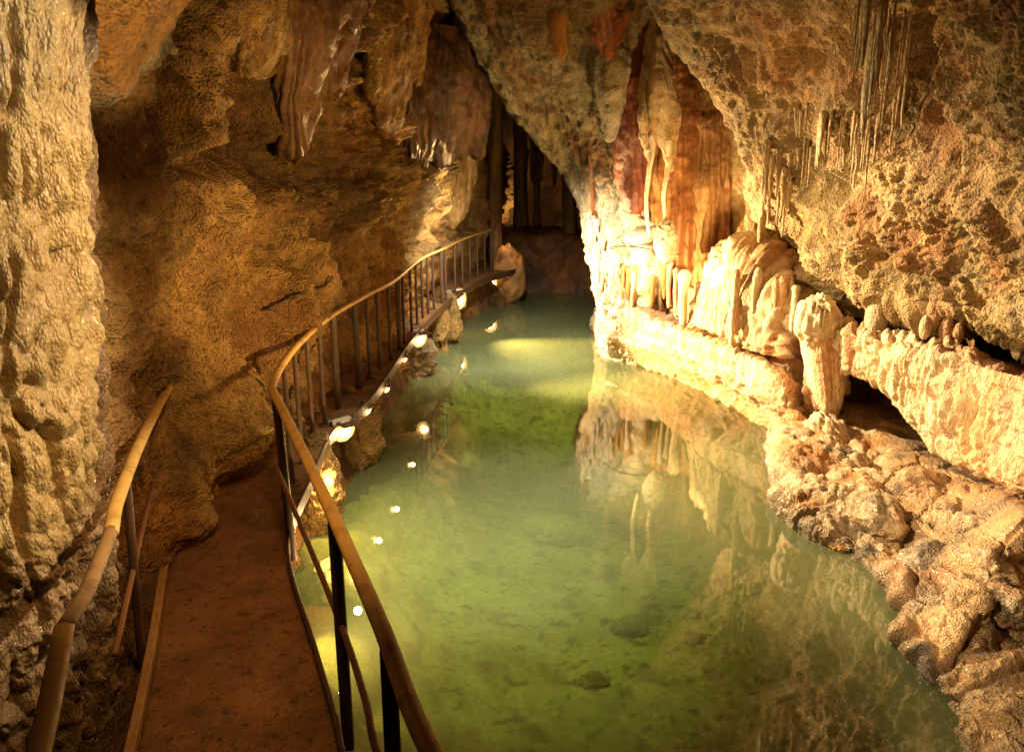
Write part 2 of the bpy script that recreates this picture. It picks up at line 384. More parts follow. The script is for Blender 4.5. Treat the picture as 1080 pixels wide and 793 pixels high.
# drapery helper: a folded curtain sheet
def drapery(name, top, bot, bulge, mat, cA, cB, label, cat='drapery', folds=14, amp=.09, nu=120, nv=120, seed=0.0, jag=10, group=None, back=1.2, fine=.02, rg=.05, lump=.16):
    top = np.array(top, float); bot = np.array(bot, float)
    mid1 = top*.66+bot*.34; mid2 = top*.33+bot*.67
    mid1[:, 2] -= bulge; mid2[:, 2] -= bulge*1.1
    end = bot.copy(); end[:, 2] += back; end[:, 1] -= 6
    ct = [top, mid1, mid2, bot, end]
    def dd(P, u, v, px, py):
        w = u*folds+.9*fbm(vs(P, 1.1, .5), 1, 3, off=seed)
        f = np.abs(np.sin(math.pi*w))**.7*(.5+.5*perlin(np.stack([np.floor(w)*3.1, v*1.5, 0*u+seed], 1)))
        w2 = u*folds*2.7+.9*fbm(vs(P, 1.6, .6), 1, 3, off=seed+5); f2 = np.abs(np.sin(math.pi*w2))
        return amp*(.62*f+.22*f2)*sst(-.1, .35, v)*(.6+.8*sst(-.3, .3, fbm(P, 1.3, 3, off=seed+7)))+lump*fbm(P, 1.1, 4, off=seed)+rg*ridged(P, 3.2, 4, off=seed)+fine*fbm(P, 9, 4), np.stack([0*u, 0*u, -jag/60.*np.abs(np.sin(math.pi*u*folds*.5+2*fbm(P, 1.1, 2)))*sst(.5, .8, v)], 1)
    def cc(P, u, v, px, py, d):
        q = fbm(vs(P, 2.2, .45), 1, 5, off=seed)+.3*fbm(P, 5, 3, off=seed)
        return mixc(cA, cB, sst(-.3, .35, q))
    ct = np.array(ct); l_, r_ = ct[:, :1].copy(), ct[:, -1:].copy(); l_[..., 0] -= 3; l_[..., 2] += back*.8; r_[..., 0] += 3; r_[..., 2] += back*.8
    ct = np.concatenate([l_, ct, r_], 1)
    o = sheet(name, ct, nu, nv, dd, cc, mat, origin=W(*top[len(top)//2]))
    return tag(o, label, cat, group)
drapery('drapery', [(276, -60, 8.9), (312, -60, 8.9), (350, -60, 9.4), (398, -60, 10.8)], [(300, 140, 10.2), (307, 152, 10.1), (317, 147, 10.4), (338, 120, 11.6)], .35,
        M['smooth'], BROWN*.8, RED*.36, 'dark reddish brown rock drapery tapering to a point high on the left wall', folds=7, amp=.2, jag=4, seed=3., rg=.035)
drapery('drapery', [(205, -70, 6.4), (235, -70, 6.8), (262, -70, 7.2), (290, -70, 7.8)], [(232, 30, 7.6), (248, 58, 7.8), (268, 68, 8.0), (290, 40, 8.4)], .25,
        M['wall'], OCHRE*.95, BROWN, 'rough ochre rock tongue hanging beside the pale shelf at upper left', folds=5, amp=.1, jag=4, seed=8.)
drapery('drapery', [(418, 20, 15.0), (450, 25, 15.6), (485, 30, 16.4), (514, 60, 18)], [(424, 160, 15.6), (446, 163, 16.0), (474, 157, 16.8), (500, 152, 18)], .5,
        M['smooth'], (.15, .07, .025), DARK*.7, 'brown striped rock curtain of long narrow folds above the far end of the walkway', folds=13, amp=.26, jag=9, seed=5., rg=.035)
drapery('drapery', [(384, -50, 12.2), (405, -50, 12.8), (430, -50, 13.6), (452, -50, 14.4)], [(388, 108, 13.4), (404, 132, 13.8), (420, 120, 14.6), (436, 90, 15.4)], .4,
        M['wall'], OCHRE*1.1, BROWN, 'ochre bulging rock rib left of the striped curtain', folds=3, amp=.2, jag=4, seed=15.)
drapery('drapery', [(452, 130, 18.5), (470, 128, 18.8), (488, 130, 19.5), (500, 140, 20)], [(455, 205, 18.5), (470, 236, 18.8), (484, 228, 19.2), (494, 190, 20)], .3,
        M['smooth'], (.5, .36, .17), BROWN, 'small pale fluted rock fold below the striped brown curtain', folds=5, amp=.15, jag=6, seed=25.)

# ================================================================== SETTING: far end
far = [[(440, 40, 27), (490, 40, 28), (540, 50, 29), (590, 60, 29), (640, 80, 27), (690, 90, 24)],
       [(440, 120, 28), (490, 120, 29), (540, 120, 30), (590, 130, 30), (640, 140, 28), (690, 140, 25)],
       [(440, 190, 28), (490, 190, 30), (540, 185, 31), (590, 185, 31), (640, 195, 29), (690, 190, 25)],
       [(440, 250, 28), (490, 250, 30), (540, 240, 31), (590, 240, 31), (640, 250, 29), (690, 250, 25)],
       [(440, 320, 27), (490, 320, 28), (540, 312, 29), (590, 312, 29), (640, 318, 27), (690, 320, 24)]]
def d_far(P, u, v, px, py):
    return .5*fbm(P, .5, 4)+.3*np.abs(perlin(vs(P, 1.8, .25)))+.25*ridged(vs(P, 1.2, .35), 1, 3)-1.0*gauss(px, py, 590, 215, 60, 26)
sheet('cave_wall', far, 180, 170, d_far, c_two(BROWN*.8, DARK, .8, 7.), M['wall'])['kind'] = 'structure'
def d_dam(P, u, v, px, py): return .25*fbm(P, .6, 4)+.1*ridged(P, 1.6, 3)
o = sheet('flowstone_dam', [[(505, 236, 27.5), (545, 238, 27), (580, 240, 27), (615, 247, 26), (650, 262, 25)],
                        [(508, 243, 26.3), (545, 246, 25.7), (580, 247, 25.7), (612, 254, 25), (650, 268, 24)],
                        [(510, 262, 25.9), (545, 262, 25.4), (580, 264, 25.4), (612, 270, 24.6), (650, 278, 23.4)],
                        [(512, 285, 25.6), (545, 284, 25), (580, 286, 25), (612, 290, 24.2), (650, 295, 23)],
                        [(514, 312, 25), (545, 312, 24.6), (580, 312, 24.6), (612, 314, 23.8), (650, 320, 22.6)]], 120, 90, d_dam,
          c_two((.2, .085, .03), DARK, .9, 5.), M['smooth'])
tag(o, 'low dark reddish flowstone bank closing the far end of the pool', 'rock formation')

# columns at the far end
def column(name, px, y0, y1, Y, w0, w1, label, base, col2, flut=.18, n=28, m=70, group=None, seed=0.0, mat='smooth'):
    a = W(px, y0, Y); b = W(px, y1, Y); m_ = np.linspace(0, 1, m)
    th = np.linspace(0, 2*math.pi, n, endpoint=False)
    k = F/Y/1.0
    rad = ((1-m_)*w0+m_*w1)/2/k; rad = rad*(1+.35*(np.abs(m_-.5)*2)**3)
    T, H = np.meshgrid(th, m_)
    q = np.stack([np.cos(T), np.sin(T), H*abs(a[2]-b[2])/rad.mean()*.25], -1).reshape(-1, 3)
    r = np.repeat(rad, n)*(1+.25*fbm(q, .8, 3, off=seed)+flut*np.abs(perlin(vs(q, 3.5, .6)+seed)))
    c = a[None]+(b-a)[None]*H.reshape(-1, 1)
    V = c+np.stack([np.cos(T).ravel()*r, np.sin(T).ravel()*r, 0*r], 1)
    i = np.arange(m*n).reshape(m, n); j = np.roll(i, -1, 1)
    Fs = np.stack([i[1:], j[1:], j[:-1], i[:-1]], -1).reshape(-1, 4)
    cc = mixc(base, col2, sst(-.2, .25, fbm(vs(q, 2, .7), 1, 3, off=seed+3)))
    return tag(mesh_obj(name, V, Fs, M[mat], None, cc, True, b), label, 'stone column', group)
column('stone_column', 522, 60, 300, 23.6, 17, 12, 'tall thin brown stone column behind the end of the railing', (.36, .2, .08), BROWN*.8, seed=1.)
column('stone_column', 549, 120, 250, 26.5, 12, 14, 'broad dim brown column just right of the tall thin one', BROWN*.8, DARK, seed=2.)
column('stone_column', 566, 150, 246, 27, 6, 8, 'slender dark column in the far alcove, second right of the tall one', BROWN*.7, DARK, seed=3.)
column('stone_column', 602, 170, 262, 25.5, 16, 13, 'stubby dark column at the right of the far alcove', BROWN*.6, DARK, seed=4.)
column('stone_column', 501, 178, 244, 24, 12, 9, 'short orange-brown column left of the tall thin one, above the lamp', BROWN*1.1, RED*.6, seed=5.)
column('stone_column', 488, 180, 240, 23.5, 8, 9, 'narrow dark brown column at the wall end above the railing', BROWN*.8, DARK, seed=6.)
o = blob('stone_mound', W(536, 292, 22.8), (.5, .5, .85), M['smooth'], ORANGE*.95, 'rounded orange stone mound at the end of the walkway', 'rock formation', seed=3., flute=.12, col2=BROWN)

# ================================================================== SETTING: ceiling spur, recess, right overhang
E_ = [(466, -80, 14.5), (470, -30, 15), (492, 20, 16), (521, 80, 17), (565, 142, 18), (602, 186, 18), (620, 226, 17.6), (630, 262, 17.2), (643, 335, 16.4)]
M_ = [(540, -80, 13), (548, -30, 13.6), (566, 20, 14.6), (590, 75, 15.6), (614, 128, 16.2), (630, 172, 16.3), (640, 218, 16.1), (648, 262, 15.8), (658, 335, 15.5)]
R_ = [(640, -80, 12.4), (640, -30, 13), (644, 20, 14), (648, 75, 15), (654, 128, 15.5), (662, 172, 15.6), (670, 218, 15.5), (680, 262, 15.3), (690, 330, 15.2)]
def lerp3(A, B, t): return [tuple(np.array(a)*(1-t)+np.array(b)*t) for a, b in zip(A, B)]
ctB = [[(p[0]+14, p[1]-12, p[2]+5) for p in E_], [(p[0]+3, p[1]-3, p[2]+1.6) for p in E_], E_, [(p[0]+14+6*np.sin(k), p[1]-2, p[2]-.55) for k, p in enumerate(E_)],
       lerp3(E_, M_, .6), M_, lerp3(M_, R_, .5), R_, [(p[0]+45, p[1], p[2]+1.4) for p in R_]]
def d_spur(P, u, v, px, py):
    hot = sst(150, 290, py)
    d = .16*fbm(P, .9, 4)+.10*ridged(P, 2.2, 4)+.05*fbm(P, 6, 3)+(.07+.10*hot)*knob(P, 4.5)
    d += hot*.16*(np.abs(perlin(vs(P, 5.5, 1.2)))-.2)
    return d
def c_spur(P, u, v, px, py, d):
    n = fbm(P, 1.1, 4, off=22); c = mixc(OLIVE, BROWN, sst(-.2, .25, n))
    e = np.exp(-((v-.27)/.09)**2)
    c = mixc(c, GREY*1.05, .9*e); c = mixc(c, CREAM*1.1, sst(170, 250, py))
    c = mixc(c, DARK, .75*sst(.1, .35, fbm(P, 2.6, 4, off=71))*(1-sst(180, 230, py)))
    return c
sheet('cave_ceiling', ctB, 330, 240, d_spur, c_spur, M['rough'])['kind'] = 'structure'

# orange recess behind the draperies
rec = [[(615, -60, 15.5), (660, -60, 15.8), (705, -60, 16), (760, -60, 15.5), (830, -60, 14.8)],
       [(618, 60, 16.4), (660, 60, 16.9), (705, 60, 17.3), (760, 60, 17), (830, 60, 16)],
       [(625, 160, 16.2), (665, 160, 16.7), (705, 160, 17.2), (760, 160, 16.8), (830, 160, 15.5)],
       [(632, 250, 15.9), (668, 250, 16.3), (710, 250, 16.5), (765, 250, 16), (830, 250, 14.6)],
       [(640, 340, 15.6), (670, 345, 15.6), (712, 350, 15.2), (768, 340, 14.4), (830, 330, 13.4)]]
def d_rec(P, u, v, px, py): return .10*fbm(P, .8, 3)-.25+.28*np.abs(perlin(vs(P, 1.6, .18)))+.03*fbm(P, 6, 3)
def c_rec(P, u, v, px, py, d):
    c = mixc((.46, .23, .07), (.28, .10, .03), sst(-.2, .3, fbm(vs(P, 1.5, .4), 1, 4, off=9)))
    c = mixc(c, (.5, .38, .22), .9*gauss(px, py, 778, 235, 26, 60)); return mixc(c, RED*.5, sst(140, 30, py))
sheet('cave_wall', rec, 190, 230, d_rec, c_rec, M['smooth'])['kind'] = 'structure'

D0 = [[(650, -80, 10.5), (740, -80, 9.0), (830, -80, 7.8), (920, -80, 6.8), (1010, -80, 6.0), (1160, -80, 4.8)],
      [(690, 15, 11.8), (770, 15, 10.4), (850, 15, 9.0), (930, 15, 7.8), (1020, 15, 6.7), (1160, 15, 5.3)],
      [(740, 85, 12.6), (802, 85, 11.3), (870, 90, 9.9), (940, 90, 8.6), (1030, 90, 7.2), (1160, 90, 5.7)],
      [(773, 150, 13), (828, 155, 11.8), (885, 160, 10.5), (950, 165, 9.0), (1035, 170, 7.6), (1160, 170, 6.0)],
      [(793, 212, 13), (837, 220, 12), (890, 232, 10.6), (960, 245, 9.2), (1040, 250, 7.8), (1160, 250, 6.2)],
      [(806, 240, 13), (845, 262, 12), (898, 284, 10.6), (962, 300, 9.2), (1040, 310, 7.9), (1160, 315, 6.3)],
      [(814, 262, 13), (850, 288, 12.1), (902, 308, 10.8), (966, 322, 9.4), (1042, 332, 8.1), (1160, 345, 6.6)],
      [(824, 266, 14), (862, 291, 13.2), (912, 311, 12), (975, 325, 10.8), (1048, 336, 9.6), (1160, 349, 8)],
      [(824, 280, 15), (872, 302, 14.0), (922, 322, 12.6), (985, 338, 11.3), (1058, 350, 10), (1165, 362, 8.4)]]
D0 = [[(a+sh_, b, c) for (a, b, c), sh_ in zip(r, (20, 10, 0, 0, 0, 0))] for r in D0]
ctD = [[(r[0][0]+16, r[0][1]-4, r[0][2]+2.2)]+r+[(1560, 180+(r[-1][1]-180)*1.4, r[-1][2]*.72)] for r in D0]
def d_over(P, u, v, px, py):
    u = u*7/6
    d = .42*fbm(P, .85, 4)+.20*ridged(P, 1.6, 4)+.10*knob(P, 3.2)+(.2+1.0*sst(-.22, .22, fbm(P, .6, 3, off=23)))*(.055*knob(P+.05*np.stack([perlin(P*6), perlin(P*6+3), perlin(P*6+8)], 1), 7.0, 3.)+.05*knob(P, 15., 5.)+.05*ridged(P, 5, 4)+.022*ridged(P, 19, 2))
    d -= .9*gauss(px, py, 985, 55, 26, 48)+.35*gauss(px, py, 905, 195, 20, 20)+.18*gauss(px, py, 1010, 130, 26, 26)
    d += .25*gauss(px, py, 905, 120, 22, 60)+.25*gauss(px, py, 850, 120, 22, 18)
    e = np.exp(-(u/.30)**2)
    d = d*(1-.55*np.exp(-((u-.1)/.16)**2))
    d += e*(.12*np.abs(perlin(vs(P, 5, 1.3)))+.10*knob(P, 5.5, 9.))
    return d
def c_over(P, u, v, px, py, d):
    u = u*7/6
    n = fbm(P, .9, 4, off=50); c = mixc((.46, .32, .16), OLIVE*1.15, sst(-.2, .3, n))
    c = mixc(c, GREY*.95, .6*sst(.05, .4, fbm(P, 1.6, 4, off=13)))
    c = mixc(c, (.42, .20, .06), .8*np.clip(gauss(px, py, 840, 40, 80, 60)+gauss(px, py, 1010, 20, 40, 50), 0, 1))
    c = mixc(c, (.34, .17, .07), .7*gauss(px, py, 1010, 150, 70, 70)*sst(-.2, .2, fbm(P, 2.5, 3, off=91)))
    c = mixc(c, (.30, .13, .045), .7*sst(.08, .3, fbm(P, 1.3, 4, off=140)))
    c = mixc(c, DARK, .85*gauss(px, py, 985, 55, 28, 50))  # hollow's shade deepened by a darker colour
    c = mixc(c, OLIVE*.9, .7*sst(0, .3, fbm(P, 2.2, 4, off=33))*sst(190, 260, py))
    c = mixc(c, CREAM*1.05, .8*np.exp(-(u/.24)**2)); return c
sheet('cave_wall', ctD, 490, 420, d_over, c_over, M['rough'])['kind'] = 'structure'

# ================================================================== flowstone ledge along the right shore
wl = [(628, 340), (637, 370), (664, 381), (700, 393), (760, 419), (800, 440), (832, 458), (856, 462)]
wlY = [19.0]+[g(a, b, .05)[2] for a, b in wl[1:7]]+[11.6]
tops = [(634, 300), (640, 304), (668, 312), (706, 322), (750, 298), (790, 278), (836, 296), (872, 315)]
lip = [(632, 330), (638, 334), (664, 328), (702, 346), (750, 363), (792, 380), (832, 402), (858, 412)]
Ya = np.array(wlY)
r_top = [(a, b-3, y+2.4) for (a, b), y in zip(tops, Ya)]
r_edge = [(a, b, y+1.35) for (a, b), y in zip(tops, Ya)]
r_up = [(a*.5+c*.5, b*.5+d*.5, y+1.0) for (a, b), (c, d), y in zip(tops, lip, Ya)]
r_lb = [(a, b-9, y+.75) for (a, b), y in zip(lip, Ya)]
r_lip = [(a, b, y+.12) for (a, b), y in zip(lip, Ya)]
r_m1 = [(a*.66+c*.34, b*.66+d*.34, y-.10) for (a, b), (c, d), y in zip(lip, wl, Ya)]
r_m2 = [(a*.3+c*.7, b*.3+d*.7, y-.12) for (a, b), (c, d), y in zip(lip, wl, Ya)]
r_w = [(w[0], w[1], y) for w, y in zip(wl, Ya)]
r_b = [(w[0]+2, w[1]+20, y+.35) for w, y in zip(wl, Ya)]
r_bb = [(w[0]+4, w[1]+50, y+.2) for w, y in zip(wl, Ya)]
def d_ledge(P, u, v, px, py):
    st = perlin(np.stack([P[:, 0]*.35, P[:, 1]*.35, P[:, 2]*3.2+.3*fbm(P, .8, 3)], 1))
    up = sst(.40, .30, v)
    wq = P+.05*np.stack([perlin(P*2.2), perlin(P*2.2+5), 0*u], 1)
    org = sst(735, 770, px)*sst(.40, .30, v)
    fl = .35*np.abs(perlin(vs(P, 3.4, .35)))+org*(.7*knob(vs(wq, 4.6, .22), 1)+.5*knob(vs(wq, 10., .5), 1, 4.))
    fl2 = np.abs(perlin(vs(P, 8.0, .5)+4)); up = np.maximum(up, org)
    d = .14*fbm(P, .8, 4)+.07*st*(1-.5*up)+(.05+.24*up)*fl+(.03+.08*up)*fl2+.03*fbm(P, 6, 3)+.03*knob(P, 7.)*(1-up)
    h = P[:, 2]*1.9+.5*fbm(P, .5, 3)+.25*fbm(P, 2.5, 3); s_ = h-np.floor(h)
    d += (1-up)*.13*(s_**2.2*sst(1, .93, s_)-.3)
    d += .05*ridged(vs(P, 4, 1.5), 1, 4)+.022*knob(P, 16.)+.02*ridged(P, 14, 3)
    a_, b_, i_ = worley(P*np.array([1, 1, 2.2]), 1.1, 5.); d += .05*(i_-.5)*sst(0, .2, b_-a_)*(1-up)-.015*sst(.05, 0, b_-a_)
    d -= .12*sst(.22, .5, fbm(P, 1.9, 4, off=44))
    return d
def c_ledge(P, u, v, px, py, d):
    n = fbm(vs(P, 1.2, .7), 1, 4, off=61); c = mixc(CREAM, PINK, sst(-.15, .35, n))
    st = perlin(np.stack([P[:, 0]*.3, P[:, 1]*.3, P[:, 2]*4.5], 1))
    c = mixc(c, OCHRE*.9, .55*sst(.15, .4, st)); c = mixc(c, BROWN, .6*sst(.2, .42, fbm(vs(P, 4, .5), 1, 3, off=77))*sst(.6, .35, v))
    c = mixc(c, (.46, .31, .12), .6*sst(.70, .78, v)); return c
o = sheet('flowstone_ledge', [r_top, r_edge, r_up, r_lb, r_lip, r_m1, r_m2, r_w, r_b, r_bb], 340, 330, d_ledge, c_ledge, M['flow'], origin=W(760, 419, wlY[4]))
tag(o, 'long cream flowstone ledge with strata lines rising from the far right waterline', 'flowstone')

# curtain over the hollow
ct_top = [(846, 318, 11.2), (890, 346, 10.0), (940, 357, 9.1), (1000, 369, 8.2), (1080, 388, 7.2), (1170, 408, 6.3), (1520, 506, 4.4)]
ct_bot = [(850, 455, 10.9), (893, 392, 9.95), (935, 412, 9.1), (985, 466, 8.3), (1050, 506, 7.4), (1170, 558, 6.3), (1520, 720, 4.4)]
back = [(a, b-7, y+1.5) for a, b, y in ct_top]
edge = ct_top
m1 = [(a*.75+c*.25, b*.75+d*.25, y*.75+z*.25-.16) for (a, b, y), (c, d, z) in zip(ct_top, ct_bot)]
m2 = [(a*.4+c*.6, b*.4+d*.6, y*.4+z*.6-.14) for (a, b, y), (c, d, z) in zip(ct_top, ct_bot)]
tk = [(a+6, b-8, y+.9) for a, b, y in ct_bot]
tk2 = [(a+12, b-22, y+2.0) for a, b, y in ct_bot]
def d_curt(P, u, v, px, py):
    lft = sst(1085, 1000, px)
    fl = np.abs(perlin(vs(P, 5.0, .35))); fl2 = np.abs(perlin(vs(P, 11.0, .6)+4))
    wp = P+.06*np.stack([perlin(P*3), perlin(P*3+9), 0*u], 1)
    fl = .75*knob(vs(wp, 5.2, .32), 1)+.45*knob(vs(wp, 10., .8), 1, 7.)-.55; fl2 = np.abs(perlin(vs(wp, 11.0, 1.2)+4)); ir = sst(-.25, .3, fbm(P, 2.2, 3, off=3))
    d = .13*fbm(P, 1.3, 4)*.8-.10+lft*(.16+.20*ir)*fl+lft*.05*fl2+.02*fbm(P, 12, 4)+.05*knob(P, 12.)*sst(.4, .6, v)*(1-.6*ir)+.012*ridged(P, 6, 4)+.014*knob(P, 24., 3.)
    d -= .05*(1-lft)*sst(.05, .0, np.abs(perlin(np.stack([P[:, 0]*.4, P[:, 1]*.4, P[:, 2]*2.6], 1))))
    jag = -.10*np.abs(perlin(vs(P, 5.0, .1)+9))*sst(.35, .66, v)*sst(1, .7, v)
    d = d*(1-.5*sst(.5, .66, v))*sst(.0, .14, v)
    return d, np.stack([0*u, 0*u, jag], 1)
def c_curt(P, u, v, px, py, d):
    n = fbm(vs(P, 2, .6), 1, 4, off=66); c = mixc(CREAM*1.05, PINK, np.clip(sst(-.1, .4, n)+.75*sst(1000, 1080, px), 0, 1))
    c = mixc(c, OCHRE, .6*sst(.2, .45, fbm(vs(P, 5, .4), 1, 3, off=31)))
    c = mixc(c, ORANGE*.8, .6*gauss(px, py, 1020, 470, 16, 40)); return c
o = sheet('flowstone_curtain', [back, edge, m1, m2, ct_bot, tk, tk2], 396, 240, d_curt, c_curt, M['flow'], origin=W(*ct_bot[2]))
tag(o, 'pale ribbed flowstone curtain arching over the dark hollow at right', 'flowstone')
# bulbous stalactite boss at the left end of the curtain
o = blob('flowstone_boss', W(862, 338, 10.2), (.26, .26, .30), M['flow'], CREAM*1.05, 'bulbous cream flowstone boss at the left end of the ribbed curtain', 'flowstone', seed=2., flute=.3, amp=.2)
o = drapery('flowstone_fringe', [(846, 335, 10.35), (858, 330, 10.1), (872, 330, 10.1), (888, 342, 10.2)], [(858, 405, 10.5), (868, 428, 10.25), (880, 432, 10.2), (890, 405, 10.2)], .1, M['flow'], CREAM, PINK,
            'narrow fluted fringe hanging under the bulbous boss', 'flowstone', folds=5, amp=.07, jag=6, seed=33., back=.5, nu=70, nv=110, lump=.03, rg=.02)

# rocky shore
sh = [(824, 470, 0), (820, 528, .02), (850, 560, 0), (885, 580, 0), (918, 602, 0), (945, 640, 0), (947, 672, 0), (975, 712, 0), (1003, 757, 0), (1022, 800, 0), (1040, 860, 0), (1080, 980, 0)]
S0 = [g(a, b, z) for a, b, z in sh]; S0[0] = (824, 440, 11.4)
under = [(a-8, b+30, y) for a, b, y in S0]
bk = [(838, 425, 11.4), (850, 428, 11.2), g(880, 430, .36), g(915, 444, .36), g(950, 466, .36), g(990, 492, .4), g(1035, 518, .5), g(1085, 540, .75), (1130, 570, 7.1), (1180, 640, 5.9), (1260, 760, 4.5), (1360, 900, 3.7)]
def lift(A, B, t, n): return [(a[0]*(1-t)+b[0]*t, a[1]*(1-t)+b[1]*t, (1/((1-t)/a[2]+t/b[2]))-n) for a, b in zip(A, B)]
ctF = [under, S0, lift(S0, bk, .12, .12), lift(S0, bk, .35, .15), lift(S0, bk, .6, .05), lift(S0, bk, .85, 0), bk, [(a, b-26, y+.9) for a, b, y in bk], [(a, b-75, y+1.1) for a, b, y in bk]]
def d_shore(P, u, v, px, py):
    wt = P+.15*np.stack([perlin(P*1.7), perlin(P*1.7+9), perlin(P*1.7+19)], 1)
    k1 = knob(wt, 1.25, 2.); k2 = knob(wt, 2.9, 6.); k3 = knob(P, 7.5, 1.)
    fm = sst(960, 900, px); a_, b_, i_ = worley(wt, 1.9, 5.); a2, b2, i2 = worley(wt, 4.6, 8.)
    d = .20*k1+.09*k2+.03*k3+.12*fbm(P, 1.2, 4)+(1-.85*fm)*(.16*(i_-.5)*sst(0, .15, b_-a_)+.06*(i2-.5)*sst(0, .12, b2-a2)-.08*sst(.08, 0, b_-a_))+fm*(.10*knob(vs(P, 4.5, .9), 1, 3.)+.06*knob(vs(P, 9., 1.2), 1, 5.))+.035*ridged(P, 4, 4)+.02*ridged(P, 12, 3)
    return (d-.25)*sst(.02, .18, v)*(1-.6*sst(.5, .7, v))
def c_shore(P, u, v, px, py, d):
    n = fbm(P, 1.3, 4, off=15); c = mixc((.50, .32, .16), (.33, .24, .15), sst(-.2, .3, n))
    c = mixc(c, mixc(CREAM, ORANGE, sst(-.1, .35, fbm(P, 2, 3, off=7))), .9*sst(965, 910, px)); c = mixc(c, (.16, .15, .14), .8*sst(.22, .36, fbm(P, 2.1, 4, off=5)))
    c = mixc(c, (.40, .18, .07), .6*sst(.1, .4, fbm(P, 1.0, 3, off=88))); c = mixc(c, DARK*1.4, .55*sst(.72, .86, v)); c = mixc(c, (.11, .075, .035), .8*sst(.16, .03, P[:, 2]+.06*perlin(P*3))); return c  # back rows in the hollow coloured dark for shade; waterline band is stain
o = sheet('rocky_shore', ctF, 380, 340, d_shore, c_shore, M['shore']); o['kind'] = 'structure'
SH = [
 ('flowstone_mound', (866, 468, 10.0), (.34, .36, .42), CREAM, None, 'fluted cream flowstone mound at the mouth of the dark hollow', .25, 'flow'),
 ('orange_knob', (838, 455, 10.3), (.20, .22, .34), ORANGE*.9, PINK, 'smooth orange knob of rock below the left end of the curtain', 0, 'shore'),
 ('shore_boulder', (872, 540, 7.9), (.34, .32, .24), CREAM*.9, (.2, .19, .18), 'cream and grey wet boulder at the shore below the fluted mound', .1, 'shore'),
 ('shore_boulder', (925, 545, 7.5), (.30, .34, .26), (.48, .35, .2), GREY*.6, 'glossy tan boulder just right of the cream and grey one', 0, 'shore'),
 ('shore_boulder', (975, 520, 8.0), (.40, .3, .26), (.5, .31, .17), PINK, 'smooth pinkish boulder with a flat top near the hollow', 0, 'shore'),
 ('shore_boulder', (985, 600, 6.5), (.30, .3, .30), (.30, .23, .15), (.2, .15, .1), 'grey-brown knobbly boulder in the middle of the right bank', 0, 'shore'),
 ('shore_boulder', (1030, 560, 6.9), (.24, .22, .17), (.36, .26, .16), CREAM*.8, 'lumpy pale boulder right of the grey-brown one', 0, 'shore'),
 ('shore_boulder', (1010, 690, 5.4), (.28, .28, .22), (.46, .30, .15), CREAM*.8, 'rounded tan boulder low on the right bank', 0, 'shore'),
 ('shore_boulder', (1062, 640, 5.6), (.22, .24, .18), (.34, .2, .1), GREY*.7, 'brown boulder at the right edge of the bank', 0, 'shore'),
 ('shore_boulder', (1055, 760, 4.55), (.24, .24, .20), (.36, .22, .11), CREAM*.7, 'dark tan boulder in the lower right corner', 0, 'shore'),
 ('shore_boulder', (885, 572, 7.25), (.20, .15, .07), ORANGE*.8, CREAM*.8, 'small flat orange stone at the waterline', 0, 'shore'),
]
for k, (nm, p, r, c1, c2, lab, fl, mt) in enumerate(SH):
    blob(nm, W(p[0], p[1], p[2]+(.10 if 'boulder' in nm else .05)), np.array(r)*(1, 1, .9), M[mt], c1, lab, 'rock', seed=5.3*k+1, sub=5, amp=.42, fine=.10, flute=fl, col2=c2, rot=k*1.1, angular=(.28 if 'boulder' in nm else .08))
# knobs on the ledge top, in the slot under the overhang
for k, (x, y, Y, r, lab) in enumerate([(988, 322, 8.6, .13, 'upright brown knob, tallest of the stalagmite cluster on the curtain top'),
                                    (976, 345, 8.6, .075, 'pale round knob at the left of the stalagmite cluster'),
                                    (999, 346, 8.5, .09, 'rounded tan knob in the middle of the stalagmite cluster'),
                                    (1011, 352, 8.35, .065, 'low tan knob at the right of the stalagmite cluster'),
                                    (925, 330, 9.6, .17, 'pale squat pillar standing in the slot left of the knob cluster')]):
    blob('stalagmite', W(x, y, Y), (r*.8, r*.8, r*(2.2 if k in (0, 4) else 1.9)), M['flow'], (CREAM*.8 if k in (1, 4) else PINK*.85), lab, 'stalagmite', seed=k*3.3, sub=4, amp=.2, flute=.06)

